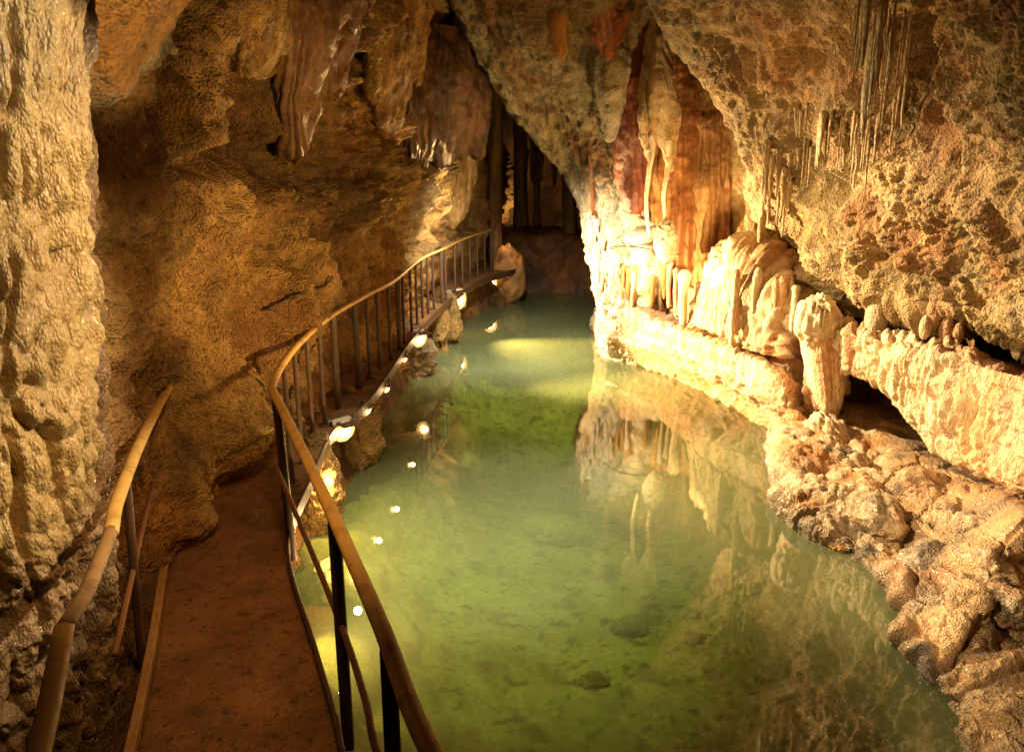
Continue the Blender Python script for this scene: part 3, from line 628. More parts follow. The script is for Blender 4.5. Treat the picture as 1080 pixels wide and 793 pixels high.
# ================================================================== near left column (wet)
def near_column():
    nu, nv = 420, 620
    th = np.radians(np.linspace(-150, 40, nu)); z = np.linspace(6.6, .2, nv)
    T, Z = np.meshgrid(th, z)
    cx, cy, R = -3.05, 3.72, .745
    P = np.stack([cx+.082*(Z-1.6)+R*np.cos(T), cy+R*np.sin(T), Z], -1)
    def dd(Q, u, v, px, py):
        wq = Q+.08*np.stack([perlin(Q*2), perlin(Q*2+7), perlin(Q*2+13)], 1)
        k1 = knob(vs(wq, 5.5, 2.6), 1.0, 4.); k2 = knob(vs(wq, 14., 6.5), 1.0, 8.)
        k3 = knob(vs(wq, 22., 10.), 1.0, 2.)
        k4 = knob(vs(wq, 9.5, 3.4), 1.0, 6.); gv = np.abs(perlin(vs(wq, 9., 1.1)+5))
        d = .005*k1+.030*k4+.080*k2+.018*k3+.06*np.minimum(gv, .3)/.3-.05+.02*fbm(vs(Q, 1.2, .4), 1, 3)+.07*np.abs(perlin(vs(Q, 6.0, .6)))+.006*ridged(Q, 16, 3)-.03
        low = sst(2.25, 2.0, Q[:, 2]+.12*perlin(Q*2.5))
        d = d-.06*low+low*.09*ridged(Q, 3.0, 4)
        ang = np.degrees(th)[None].repeat(nv, 0).ravel()
        d += -.06*np.exp(-((ang-16)/2.5)**2)-.02*sst(14, 18, ang)
        return d
    def cc(Q, u, v, px, py, d):
        c = mixc((.38, .26, .105), (.27, .175, .068), sst(-.3, .3, fbm(vs(Q, 1.5, .8), 1, 4, off=2)))
        c = mixc(c, (.36, .20, .08), .7*sst(.1, .4, fbm(vs(Q, 2, .3), 1, 4, off=12)))
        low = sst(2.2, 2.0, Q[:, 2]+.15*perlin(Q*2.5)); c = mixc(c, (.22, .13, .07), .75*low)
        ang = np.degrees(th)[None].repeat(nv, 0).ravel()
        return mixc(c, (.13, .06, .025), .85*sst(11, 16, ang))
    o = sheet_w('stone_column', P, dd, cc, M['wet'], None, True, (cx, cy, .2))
    tag(o, 'massive wet beige stone column with dripping knobbly skin filling the left edge', 'stone column')
near_column()
# ground left of the deck
gr = [[(30, 470, 6.6), (90, 470, 6.3), (135, 470, 6.3), (175, 505, 6.3), (205, 535, 6.2)],
      [(20, 600, 5.0), (80, 600, 4.9), (125, 600, 4.9), (165, 590, 5.1), (194, 560, 5.65)],
      [g(10, 720, .9), g(60, 720, .85), g(110, 720, .80), g(140, 700, .84), g(166, 685, .9)],
      [g(-20, 830, .9), g(40, 830, .85), g(90, 830, .80), g(115, 830, .84), g(136, 835, .9)],
      [g(-80, 1000, .9), g(0, 1000, .85), g(50, 1000, .80), g(80, 1000, .84), g(104, 1000, .9)]]
o = sheet('ground', gr, 150, 200, lambda P, u, v, px, py: .10*fbm(P, 1.6, 4)+.07*knob(P, 3.5)+.02*fbm(P, 9, 3)-.05, c_two(BROWN*1.1, DARK*1.4, 1.5, 5.), M['wall']); o['kind'] = 'structure'
blob('stone_slab', G(160, 628, .83), (.10, .16, .03), M['wall'], (.42, .36, .2), 'small pale flat stone slab beside the left kerb', 'rock', seed=3., sub=3)
blob('crumpled_wrapper', W(179, 563, 5.35), (.06, .05, .07), M['paper'], (.5, .4, .4), 'crumpled white and red wrapper lying by the left kerb', 'litter', seed=6., sub=3, amp=.5, fine=.3)

# ================================================================== walkway
dR = [G(a, b, 1.0) for a, b in [(372, 860), (357, 793), (330, 690), (300, 575), (326, 506), (350, 455), (380, 432), (400, 408), (437, 355), (475, 316), (512, 294)]]
dR = [np.array([-.2, 1.0, 1.0]), np.array([-.5, 2.0, 1.0])]+dR[1:]+[np.array([.2, 22.6, 1.0])]
dL = [G(a, b, 1.0) for a, b in [(145, 793), (165, 690), (190, 550), (230, 500), (270, 462), (314, 427), (367, 380), (410, 334), (462, 291), (503, 272)]]
dL = [np.array([-1.25, 1.0, 1.0]), np.array([-1.5, 2.0, 1.0])]+dL
dL[-1] = np.array([-1.05, 23.6, 1.0]); dL.append(np.array([0.1, 24.6, 1.]))
def resample(pts, n):
    c = crspline(np.array(pts), 600); s = np.concatenate([[0], np.cumsum(np.linalg.norm(np.diff(c, axis=0), axis=1))])
    t = np.linspace(0, s[-1], n); return np.stack([np.interp(t, s, c[:, k]) for k in range(3)], 1)
cR, cL = resample(dR, 260), resample(dL, 260)
for _ in range(6): cR[1:-1, :2] = (cR[:-2, :2]+2*cR[1:-1, :2]+cR[2:, :2])/4
nu = 40
tt = np.linspace(0, 1, nu)
top = cL[:, None]*(1-tt[None, :, None])+cR[:, None]*tt[None, :, None]
tz = .012*fbm(top.reshape(-1, 3), 5, 4).reshape(top.shape[:2]); top[..., 2] += tz-.012*(1-(2*tt-1)**2)
lowR = cR.copy(); lowR[:, 2] = .86; lowL = cL.copy(); lowL[:, 2] = .86
tR = cR.copy(); tL = cL.copy()
ring = np.concatenate([lowL[:, None], tL[:, None]-[0, 0, .004], top, tR[:, None]-[0, 0, .004], lowR[:, None], lowL[:, None]], 1)
n_, m_ = ring.shape[:2]
i = np.arange(n_*m_).reshape(n_, m_)
Fs = np.stack([i[:-1, :-1], i[:-1, 1:], i[1:, 1:], i[1:, :-1]], -1).reshape(-1, 4)
walk = mesh_obj('walkway', ring.reshape(-1, 3), Fs, M['deck'], None, None, True); walk['kind'] = 'structure'
def strip(path, w, h0, h1, off):
    T = np.gradient(path, axis=0); T /= np.linalg.norm(T, axis=1)[:, None]; nrm = np.stack([T[:, 1], -T[:, 0], 0*T[:, 0]], 1)
    a = path+nrm*off; b = path+nrm*(off+w)
    r = np.stack([a+[0, 0, h0], a+[0, 0, h1-.006], a+nrm*.006+[0, 0, h1], b-nrm*.006+[0, 0, h1], b+[0, 0, h1-.006], b+[0, 0, h0], a+[0, 0, h0]], 1)
    i = np.arange(r.shape[0]*7).reshape(-1, 7)
    return r.reshape(-1, 3), np.stack([i[:-1, :-1], i[:-1, 1:], i[1:, 1:], i[1:, :-1]], -1).reshape(-1, 4)
mesh_obj('kerb', *strip(cL, .05, -.10, .06, -.052), M['kerb'], walk, None, False)
mesh_obj('edge_angle', *strip(cR, .03, -.09, .035, .003), M['post'], walk, None, False)
# rock bank under the walkway
bank_t = cR[20:].copy(); T = np.gradient(bank_t, axis=0); T /= np.linalg.norm(T, axis=1)[:, None]; nrm = np.stack([T[:, 1], -T[:, 0], 0*T[:, 0]], 1)
bk_rows = []
for off, z in ((-.75, .70), (-.62, .66), (-.5, .45), (-.36, .1), (-.1, -.35), (.5, -.9), (.9, -1.4)):
    q = bank_t+nrm*off; q[:, 2] = z; bk_rows.append(resample(q, 420))
Pb = crspline(np.stack(bk_rows), 70)
sheet_w('cave_wall', Pb, lambda P, u, v, px, py: .16*fbm(P, 1.1, 4)+.10*knob(P, 2.6)+.04*ridged(P, 4, 3)-.06, c_two(BROWN, DARK, 1.3, 8.), M['wall'], view=(3, 10, 1))['kind'] = 'structure'
for k, (a, b, z0, w, lab) in enumerate([(334, 500, .62, .26, 'ochre stone pier under the walkway nearest the viewer, lit from behind'), (376, 480, .1, .3, 'rough stone pier rising from the water below the second walkway lamp'),
                                    (429, 372, .45, .42, 'broad pale stone pier under the middle of the walkway'), (457, 345, .5, .35, 'dark stone pier next to the broad pale one'), (471, 338, .5, .34, 'dim stone pier under the far flood lamp')]):
    q = G(a, b, z0); q[2] = .38
    blob('stone_pier', q, (w, w, .62), M['wall'], CREAM*.4 if k in (2,) else OCHRE*.6, lab, 'pier', seed=k*2.7+.5, sub=5, amp=.4, fine=.16, angular=.35)

# ================================================================== railings
HR = 2.15
rp = [np.array([.25, 1.0, HR])]+[G(a, b, HR) for a, b in [(455, 793), (400, 655), (345, 530), (313, 463)]]+[G(286, 409, HR)]
rp2 = [G(286, 409, HR)]+[G(a, b, HR) for a, b in [(297, 386), (318, 360), (350, 333), (390, 310), (416, 296), (443, 274), (469, 262), (492, 251), (521, 242)]]
def lin(pts, n=12): return np.concatenate([np.linspace(a, b, n, endpoint=False) for a, b in zip(pts[:-1], pts[1:])]+[[pts[-1]]])
near_path = resample(rp[:-1]+[rp[-1]], 60); far_path = resample(rp2, 90)
rl = empty('railing', (cR[60, 0], cR[60, 1], 1.0), 'long ochre handrail on brown posts along the water side of the walkway', 'railing')
pth = np.concatenate([near_path[:-1], far_path])
mesh_obj('handrail', *tube(pth, .034, 10, (1.0, .8)), M['rail'], rl)
def deck_at(Y): return np.array([np.interp(Y, cR[:, 1], cR[:, 0]), Y, 1.0])
def rail_at_px(px, lo, hi):
    x, y = PIX(pth); k = np.arange(len(pth)); 
    seg = far_path if lo else near_path
    f = np.linspace(0, len(seg)-1, 3000); S = np.stack([np.interp(f, np.arange(len(seg)), seg[:, j]) for j in range(3)], 1)
    return S[np.argmin(np.abs(PIX(S)[0]-px))]
posts = [(x, 1) for x in (299, 310, 323, 336, 351, 374, 386, 397, 409, 419, 424, 432, 438, 444, 450, 456, 465, 469, 479, 487, 495, 503, 511, 518)]
for px, fa in posts:
    t = rail_at_px(px, fa, 0); b = np.array([t[0], t[1], .93])
    big = px in (351, 374, 419, 465, 518)
    mesh_obj('post', *box_between(t-[0, 0, .02], b, .075 if big else .045, .04, (1, .35, 0)), M['post'], rl)
for px, py in [(352, 545), (409, 672), (291, 425)]:
    t = rail_at_px(px, 0, 0); b = np.array([t[0], t[1], .80]); d = deck_at(t[1]); b[0] = d[0]+.045
    if px != 291: b[0] = t[0]
    mesh_obj('post', *box_between(t-[0, 0, .02], b, .06, .05, (1, .1, 0)), M['post'], rl)
for px, fa in posts[::3]:
    t = rail_at_px(px, fa, 0); mesh_obj('base_plate', *box_between((t[0], t[1], .99), (t[0], t[1], 1.012), .13, .10, (1, .35, 0), .004), M['post'], rl)
mr = [G(291, 492, 1.62), G(303, 520, 1.58), G(330, 585, 1.55), G(362, 665, 1.55), G(386, 740, 1.55), G(400, 800, 1.55), np.array([-.1, 1.6, 1.55])]
mesh_obj('mid_rail', *tube(resample(mr, 50), .017, 8), M['rust'], rl)
# left railing
ll = empty('railing', G(150, 712, .9), 'short ochre handrail with shaded middle stretch and one post left of the walkway', 'railing')
lp = [np.array([-1.15, 1.2, HR]), G(40, 793, HR), G(68, 660, HR)]
mesh_obj('handrail', *tube(resample(lp, 30), .036, 10, (1.0, .7)), M['rail'], ll)
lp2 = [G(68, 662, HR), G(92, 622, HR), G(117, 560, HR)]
mesh_obj('shaded_handrail', *tube(resample(lp2, 24), .032, 10), M['shadedrail'], ll)  # same handrail continuing; its shade is painted as a darker ochre
lp3 = [G(117, 562, HR), G(124, 528, HR), G(150, 462, HR), G(181, 402, HR-.04)]
mesh_obj('handrail', *tube(resample(lp3, 30), .036, 10, (1.0, .7)), M['rail'], ll)
mesh_obj('post', *box_between(G(133, 505, HR), G(151, 712, .86), .045, .035), M['post'], ll)
mesh_obj('mid_rail', *tube(lin([G(161, 509, 1.7), G(121, 690, 1.5)], 10), .016, 8), M['rust'], ll)

# ================================================================== water, bed
gx, gy = np.linspace(-4.5, 7, 240), np.concatenate([np.linspace(.5, 12, 260), np.linspace(12.1, 30, 130)])
X, Y = np.meshgrid(gx, gy)
shX = np.interp(Y, [0, 4.6, 6.1, 7.3, 8.4, 10.8, 12.8, 14.5, 16.1, 19, 26], [3.3, 3.2, 3.45, 3.4, 3.3, 4.1, 3.6, 2.95, 2.0, 2.4, 3.0])
lfX = np.interp(Y, cR[:, 1], cR[:, 0])
Z = -1.35+1.1*np.exp(-np.clip(shX-X, 0, 9)/.75)*.85+1.1*np.exp(-np.clip(X-lfX-.2, 0, 9)/.95)*np.interp(Y, [3, 5, 7, 9, 12], [.7, .9, 1., .8, .4])
P = np.stack([X, Y, Z], -1)
def d_bed(P, u, v, px, py):
    near = np.exp(-np.clip(P[:, 0]-np.interp(P[:, 1], cR[:, 1], cR[:, 0])-.4, 0, 9)/1.0)
    return .10*fbm(P, .7, 4)+.025*fbm(P, 3, 3)+(.01+.16*near)*knob(P, 2.2)+(.01+.09*near)*knob(P, 4.6)+.03*near*ridged(P, 7, 3)
def c_bed(P, u, v, px, py, d):
    c = mixc((.46, .46, .16), (.34, .36, .10), sst(-.3, .3, fbm(P, .9, 4, off=3)))
    c = mixc(c, (.13, .14, .04), .8*sst(.12, .35, fbm(P, 1.8, 5, off=30)))
    c = mixc(c, (.10, .11, .035), .85*sst(.20, .30, fbm(P, 7., 4, off=60)))
    return mixc(c, (.50, .39, .17), .8*sst(-1.0, -.5, P[:, 2]))
sheet_w('pool_bed', P, d_bed, c_bed, M['bed'], None, False, None, None, view=(0, 6, 9))['kind'] = 'structure'
wx, wy = np.meshgrid(np.linspace(-5, 9, 160), np.linspace(-1, 33, 300))
ws = np.interp(wy, [0, 4.6, 6.1, 7.3, 8.4, 10.8, 12.8, 14.5, 16.1, 19, 26], [3.3, 3.2, 3.45, 3.4, 3.3, 4.1, 3.6, 2.95, 2.0, 2.4, 3.0]); wl_ = np.interp(wy, cR[:, 1], cR[:, 0])
wd = 1.35-.93*np.exp(-np.clip(ws-wx, 0, 9)/.75)-1.1*np.exp(-np.clip(wx-wl_-.2, 0, 9)/.95)*np.interp(wy, [3, 5, 7, 9, 12], [.7, .9, 1., .8, .4])
murk = 1-np.exp(-np.clip(wd, .05, 3)*1.5)
i_ = np.arange(wx.size).reshape(wx.shape)
wo = mesh_obj('pool_water', np.stack([wx, wy, 0*wx], -1).reshape(-1, 3), np.stack([i_[:-1, :-1], i_[:-1, 1:], i_[1:, 1:], i_[1:, :-1]], -1).reshape(-1, 4), M['water']); wo['kind'] = 'structure'
at_ = wo.data.attributes.new('murk', 'FLOAT', 'POINT'); at_.data.foreach_set('value', murk.astype(np.float32).ravel())
# sunken things
SK = [(601, 545, -.95, (.16, .16, .42), 'broken stalagmite stump standing under the green water', 'stalagmite', (.10, .08, .04)),
      (590, 556, -1.0, (.38, .25, .14), 'mossy rubble heap around the sunken stump', 'rock', (.30, .36, .16)),
      (626, 702, -1.0, (.14, .08, .12), 'dark sunken rock near the bottom centre of the pool', 'rock', (.20, .22, .09)),
      (738, 660, -1.0, (.13, .1, .13), 'small dark sunken stone below the reflection of the ledge', 'rock', (.2, .2, .09)),
      (665, 655, -1.1, (.17, .11, .10), 'low greenish sunken rock in the middle of the pool', 'rock', (.22, .24, .09)),
      (520, 715, -1.0, (.16, .12, .10), 'rounded sunken rock between the railing and the dark rock', 'rock', (.24, .26, .1)),
      (500, 655, -1.05, (.3, .2, .10), 'wide flat sunken rock at the left of the pool', 'rock', (.28, .3, .11)),
      (455, 690, -.8, (.28, .2, .16), 'yellowish sunken boulder close to the railing', 'rock', (.42, .38, .15)),
      (430, 610, -.75, (.34, .26, .2), 'broad pale sunken boulder right of the handrail', 'rock', (.48, .42, .18)),
      (400, 545, -.6, (.36, .3, .22), 'pale yellow sunken boulder near the walkway lamps', 'rock', (.5, .43, .2)),
      (470, 575, -.95, (.4, .26, .15), 'darker sunken boulder beyond the broad pale one', 'rock', (.3, .3, .12))]
for a, b, z, r, lab in ((645, 440, -.55, (.55, 1.9, .50), 'long pale sunken rock slope below the far end of the ledge'), (672, 512, -.75, (.5, 1.0, .42), 'pale sunken rock mass nearer than the long slope, under the ledge reflection')):
    blob('sunken_rock', G(a, b, z), r, M['bed'], (.50, .43, .19), lab, 'rock', seed=a*.1, sub=5, amp=.45, fine=.16, angular=.3, rot=-.25)
for k, (a, b, z, r, lab, cat, c0) in enumerate(SK):
    q = G(a, b, z)
    q[2] = min(q[2], -1.12) if k > 1 else q[2]
    if k > 6: q = G(a, b, [-.95, -.85, -.7, -1.15][k-7])
    q[2] -= .1 if k > 1 else 0; r = np.array(r)*((1, 1, 1) if k < 2 else (1.1, 1.2, 1.0)); c0 = c0 if k < 7 else tuple(np.array(c0)*.7)
    blob('sunken_stump' if k == 0 else 'sunken_rock', q, r, M['bed'], c0, lab, cat, seed=k*4.1, sub=4, amp=.55, fine=.2, angular=.45)

# ================================================================== draperies and stalactites in the recess
drapery('drapery', [(655, -20, 15.4), (668, -25, 15.2), (682, -20, 15.2), (694, -10, 15.4)], [(652, 180, 15.5), (664, 212, 15.3), (676, 205, 15.3), (686, 165, 15.5)], .25, M['smooth'], (.21, .05, .012), (.10, .024, .007),
        'deep red stone drapery hanging left of the white ribbon', folds=3, amp=.10, jag=3, seed=41., rg=.03, fine=.02, nu=70, nv=150, back=.5)
drapery('drapery', [(612, -40, 13.8), (626, -40, 13.6), (640, -40, 13.6), (655, -40, 13.8)], [(630, 42, 14.3), (638, 55, 14.2), (648, 50, 14.2), (656, 20, 14.4)], .2, M['smooth'], RED*.9, RED*.45,
        'short rusty red drapery at the ceiling top centre', folds=3, amp=.1, jag=3, seed=43., nu=60, nv=90, back=.5)
drapery('drapery', [(626, 20, 14.6), (636, 15, 14.4), (646, 20, 14.4), (656, 30, 14.6)], [(632, 120, 15.1), (640, 142, 15.0), (648, 140, 15.0), (655, 120, 15.1)], .15, M['rough'], GREY*.9, GREY*.6,
        'grey rough stone blade left of the deep red drapery', folds=2, amp=.08, jag=2, seed=45., nu=60, nv=110, back=.5)
drapery('drapery', [(690, 30, 16.0), (706, 20, 15.8), (724, 25, 15.8), (742, 50, 16.0)], [(694, 300, 15.5), (706, 326, 15.3), (722, 330, 15.1), (738, 290, 15.2)], .2, M['smooth'], (.46, .21, .055), (.24, .085, .025),
        'long orange-brown ribbed drapery behind the white ribbons, reaching down towards the ledge', folds=5, amp=.22, jag=8, seed=47., rg=.03, fine=.02, lump=.06, nu=110, nv=220, back=.5)
drapery('drapery', [(736, 60, 15.8), (752, 70, 15.6), (768, 90, 15.5), (786, 130, 15.4)], [(738, 330, 15.0), (750, 354, 14.7), (764, 330, 14.7), (784, 262, 15.0)], .2, M['smooth'], (.42, .22, .08), (.26, .11, .04),
        'brown drapery narrowing to a point before the ledge, right of the orange one', folds=4, amp=.26, jag=6, seed=53., rg=.03, fine=.02, lump=.06, nu=110, nv=220, back=.5)
drapery('drapery', [(772, 110, 15.2), (784, 120, 15.0), (796, 150, 14.9), (806, 190, 14.9)], [(774, 268, 14.7), (786, 276, 14.6), (798, 274, 14.5), (808, 262, 14.6)], .1, M['smooth'], (.50, .36, .19), (.38, .22, .09),
        'smooth pale tan flowstone sheet at the right of the recess', folds=2, amp=.08, jag=3, seed=57., rg=.02, fine=.015, lump=.05, nu=70, nv=150, back=.5)
drapery('drapery', [(680, 20, 15.2), (688, 15, 15.0), (697, 18, 15.0), (705, 30, 15.2)], [(683, 140, 14.65), (686, 165, 14.6), (691, 128, 14.6), (705, 172, 14.62)], .1, M['flow'], CREAM*1.0, OCHRE,
        'pale twisted drapery flap from which the two white ribbons hang', folds=3, amp=.12, jag=3, seed=49., nu=60, nv=90, back=.25)
def stal(name, base, length, r, label, group, c0, mat='flow', lean=(0, 0), n=10, m=16, seed=0.0, blunt=.25, cat='stalactite', bumps=.18, wobble=.5):
    t = np.linspace(0, 1, m); th = np.linspace(0, 2*math.pi, n, endpoint=False)
    rad = r*(blunt+(1-blunt)*(1-t)**.8)*np.where(t > .97, .35, 1)*(1+.9*np.exp(-t/.07))*np.sqrt(np.clip(t/.06+.08, 0, 1))*(1+.10*perlin(np.stack([t*6, 0*t+seed, 0*t+1.5], 1)))
    T, H = np.meshgrid(th, t); q = np.stack([np.cos(T), np.sin(T), H*length/max(r, .01)*.35], -1).reshape(-1, 3)
    rr = np.repeat(rad, n)*(1+bumps*fbm(q, 1.1, 3, off=seed))
    wob = r*wobble*np.stack([perlin(np.stack([t*2.5, 0*t+seed, 0*t], 1)), perlin(np.stack([t*2.5, 0*t+seed+5, 0*t+3], 1)), 0*t], 1)
    c = np.asarray(base)[None]+np.stack([lean[0]*t, lean[1]*t, -length*t], 1)+wob
    V = np.repeat(c, n, 0)+np.stack([np.cos(T).ravel()*rr, np.sin(T).ravel()*rr, 0*rr], 1)
    i = np.arange(m*n).reshape(m, n); j = np.roll(i, -1, 1)
    Fs = [tuple(x) for x in np.stack([i[:-1], i[1:], j[1:], j[:-1]], -1).reshape(-1, 4)]
    V = np.concatenate([V, c[-1:]-[0, 0, r*.12]]); k = len(V)-1
    Fs += [(i[-1, a], k, k, i[-1, (a+1) % n]) for a in range(0)]
    Fs += [(k, i[-1, (a+2) % n], i[-1, (a+1) % n], i[-1, a]) for a in range(0, n, 2)]
    cc = np.array(c0)*(1+.4*fbm(np.concatenate([q, q[-1:]]), 1.6, 3, off=seed))[:, None]
    o = mesh_obj(name, V, np.array(Fs), M[mat], None, cc, True, base)
    return tag(o, label, cat, group)
def hpx(Y): return F/(Y*1.0)
def stal_px(px, y0, y1, w, label, group, c0, Y=None, seed=0.0, **kw):
    if Y is None: q = on_rock(px, y0+4); Y = q[1]-.03
    a = W(px, y0, Y); b = W(px, y1, Y); L = abs(a[2]-b[2])
    stal(kw.pop('name', 'stalactite'), a+[0, 0, .1], L+.1, w/2/hpx(Y), label, group, c0, seed=seed, **kw)
stal_px(686, 145, 250, 6, 'long thin white ribbon stalactite, left of the pair in the orange recess', None, CREAM*1.1, 14.55, 1., blunt=.5, m=40, wobble=2.2)
stal_px(705, 150, 245, 6, 'long thin white ribbon stalactite, right of the pair in the orange recess', None, CREAM*1.1, 14.6, 2., blunt=.5, m=40, wobble=2.2)
o = blob('stalactite_tip', W(703, 256, 14.5), (.20, .18, .38), M['rough'], CREAM*.8, 'knobbly grey-white cone ending the right ribbon stalactite', 'stalactite', seed=4., sub=5, amp=.25, fine=.12, col2=GREY)
stal_px(590, -40, 63, 27, 'stout orange-brown stalactite hanging at the top centre left', None, (.48, .22, .06), 14.2, 5., blunt=.5, mat='smooth')
stal_px(722, 290, 372, 12, 'slim cream stalactite reaching down in front of the ledge', None, CREAM, 14.2, 7., blunt=.45)
# soda straws on the right overhang
GA = 'stalactites in the long hanging cluster'; LA = 'slim tan stalactite in the long cluster hanging from the top of the right overhang'
GB = 'stalactites in the lower cluster'; LB = 'slim pale stalactite in the lower cluster below the long one on the right overhang'
for k in range(30):
    x = random.uniform(897, 962); y0 = random.uniform(-15, 60); y1 = y0+random.uniform(.2, 1)**1.3*105*(1-.3*abs(x-935)/40)+10
    stal_px(x, y0, min(y1, 150), random.uniform(2.6, 4)*random.choice((1, 1, 1.6, 2.4)), LA, GA, (.44, .29, .14) if k % 3 else (.5, .4, .26), None, k*1.7, blunt=random.uniform(.12, .4))
for k, (x, y0, y1, w) in enumerate([(921, 40, 142, 13), (956, 85, 135, 4), (945, 100, 132, 4), (926, 130, 175, 4), (960, 20, 75, 5), (949, 95, 130, 3.5), (943, 120, 160, 3)]):
    if k == 0: stal_px(x, y0, y1, w, 'stoutest grey-tan tapering stalactite in the long cluster on the right overhang', None, (.46, .38, .25), None, 77., blunt=.3, m=30, n=16)
    else: stal_px(x, y0, y1, w, LA, GA, (.46, .32, .17), None, k*2.9, blunt=.5)
for k in range(30):
    x = random.uniform(836, 922); y0 = random.uniform(106, 164)-(x-880)*.1; y1 = y0+random.uniform(18, 62)
    stal_px(x, y0, y1, random.uniform(2.4, 3.6)*random.choice((1, 1, 1.5, 2.2)), LB, GB, (.48, .35, .19), None, k*2.1+50, blunt=random.uniform(.12, .4))
GC = 'drip fringe under the spur'; LC = 'tiny white dripstone in the fringe under the glowing rock spur'
for k in range(34):
    t = random.uniform(.35, 1); x = 596+44*t+random.uniform(-3, 14); y0 = 185+95*t+random.uniform(-5, 10)
    stal_px(x, y0, y0+random.uniform(12, 30), random.uniform(3, 6), LC, GC, CREAM, None, k*1.3+90, blunt=.4)
GD = 'fringe of stalactites on the edge of the overhang'; LD = 'short rough stalactite in the fringe along the left edge of the right overhang'
for k in range(22):
    x = random.uniform(800, 836); y0 = random.uniform(150, 235); stal_px(x, y0, y0+random.uniform(22, 50), random.uniform(4, 8), LD, GD, (.5, .36, .19), None, k*3.1+20, blunt=.35)
GE = 'flowstone pillars on the ledge'; LE = 'slim cream flowstone pillar in the row along the ledge top'
for k in range(12):
    x = random.uniform(768, 842); y0 = 284+random.uniform(0, 16)+max(0, x-800)*.4; y1 = y0+random.uniform(40, 80)
    stal_px(x, y0, y1, random.uniform(4, 8), LE, GE, CREAM if k % 3 else PINK*1.05, on_rock(x, y0+14)[1]+.02, k*1.9+7, blunt=.75, bumps=.35)
GF = 'pendants under the glowing nose'; LF = 'thin brown-cream pendant in the gap under the glowing rock nose'
for k in range(10):
    x = random.uniform(656, 716); y0 = 275+random.uniform(0, 20); stal_px(x, y0, y0+random.uniform(30, 60), random.uniform(4, 9), LF, GF, CREAM*.9 if k % 2 else ORANGE*.8, None, k*2.3, blunt=.5)
GH = 'stalactites in the far alcove'; LH = 'thin dim stalactite hanging in the dark far alcove'
for k in range(18):
    x = random.uniform(545, 628); y0 = random.uniform(120, 175); stal_px(x, y0, y0+random.uniform(25, 60), random.uniform(3, 8), LH, GH, BROWN*.6, 26+random.random()*1.5, k*2.3+3, blunt=.4, mat='smooth')

# cables
ca = np.array([on_rock(x, y)+[.04, -.06, .0] for x, y in [(282, 322), (300, 313), (320, 306), (340, 300), (352, 294)]])
o = mesh_obj('cable', *tube(resample(ca, 30), .012, 8), M['cable'], None, None, True, ca[0]); tag(o, 'dark cable running along the left wall above the railing', 'cable')
cb = np.array([on_rock(x, y, 3)+[0, -.12, .0] for x, y in [(640, 258), (660, 261), (685, 263), (716, 268)]])
o = mesh_obj('cable', *tube(resample(cb, 30), .014, 8), M['cable'], None, None, True, cb[0]); tag(o, 'thin cable crossing the bright rock below the red drapery', 'cable')

# ================================================================== lamps
LAMPS = [(355, 453, .92, 'nearest lit flood lamp on the outer edge of the walkway', 1.0), (379, 431, .90, 'small lit lamp just beyond the nearest flood lamp', .6),
         (400, 409, .90, 'small lit lamp, third along the walkway edge', .45), (437, 357, .86, 'lit flood lamp above the broad pale stone pier', 1.2), (420, 378, .9, 'small lit lamp just before the broad pale pier', .4),
         (479, 316, .80, 'large lit flood lamp slanting out under the far part of the railing', 1.9), (513, 298, .62, 'brilliant lit lamp at the far end of the walkway', 1.9)]
def add_light(kind, name, loc, power, col=(1, .74, .40), rad=.05, target=None, ang=90, blend=.6):
    l = bpy.data.lights.new(name, kind); l.energy = power; l.color = col; l.shadow_soft_size = rad
    o = bpy.data.objects.new(name, l); C.objects.link(o); o.location = tuple(map(float, loc))
    if kind == 'SPOT':
        l.spot_size = math.radians(ang); l.spot_blend = blend
        from mathutils import Vector
        o.rotation_euler = (Vector(tuple(map(float, target)))-o.location).to_track_quat('-Z', 'Y').to_euler()
    return o
def lamp(px, py, z, label, s, aim):
    s = s*1.35; q = G(px, py, z)+[.10, -.05, 0]; e = empty('flood_lamp', q-[0, 0, .06*s], label, 'lamp', 'flood lamps along the walkway edge')
    aim = np.array(aim, float); d = aim/np.linalg.norm(aim); side = np.cross(d, [0, 0, 1]); side /= np.linalg.norm(side); up = np.cross(side, d)
    k = .11*s
    mesh_obj('housing', *box_between(q-d*k*.9, q, k*1.9, k*1.5, side, .012), M['lampbody'], e, None, False)
    mesh_obj('bezel', *tube([q-d*.01, q+d*.004, q+d*.018], [k*.98, k*.98, k*.86], 20), M['lampbody'], e)
    le = mesh_obj('lens', *tube([q+d*.012, q+d*.020, q+d*.026], [k*.82, k*.80, k*.55], 20), M['glow'], e)
    mesh_obj('bulb', *tube([q+d*.022, q+d*.034, q+d*.040], [k*.50, k*.46, k*.2], 16), M['lens'], le)
    mesh_obj('wiring', *tube(lin([q-d*k*.9, q-d*k*1.3+[0, 0, .03], q-d*k*1.5+[-.10, 0, .12], q+[-.2, 0, .16]-d*k], 6), .008, 6), M['cable'], e)
    for sg in (-1, 1):
        mesh_obj('bracket', *box_between(q+side*sg*k*1.0-d*k*.4, q+side*sg*k*1.0-d*k*.4+up*.14, .012, .03, side), M['post'], e, None, False)
    mesh_obj('visor', *box_between(q+up*k*.8-d*k*.2, q+up*k*.86+d*k*.9, k*1.5, .008, side, .002), M['post'], e, None, False)
    return q, d
AIM = [(.55, -.5, -.18), (.6, -.3, -.2), (.6, -.3, -.2), (.6, -.55, -.2), (.6, -.3, -.2), (.7, -.7, -.1), (.25, -.95, -.1)]
PW = []
for L, A in zip(LAMPS, AIM): PW.append(lamp(*L, A))
WARM = (1, .66, .285)
K = 1.0
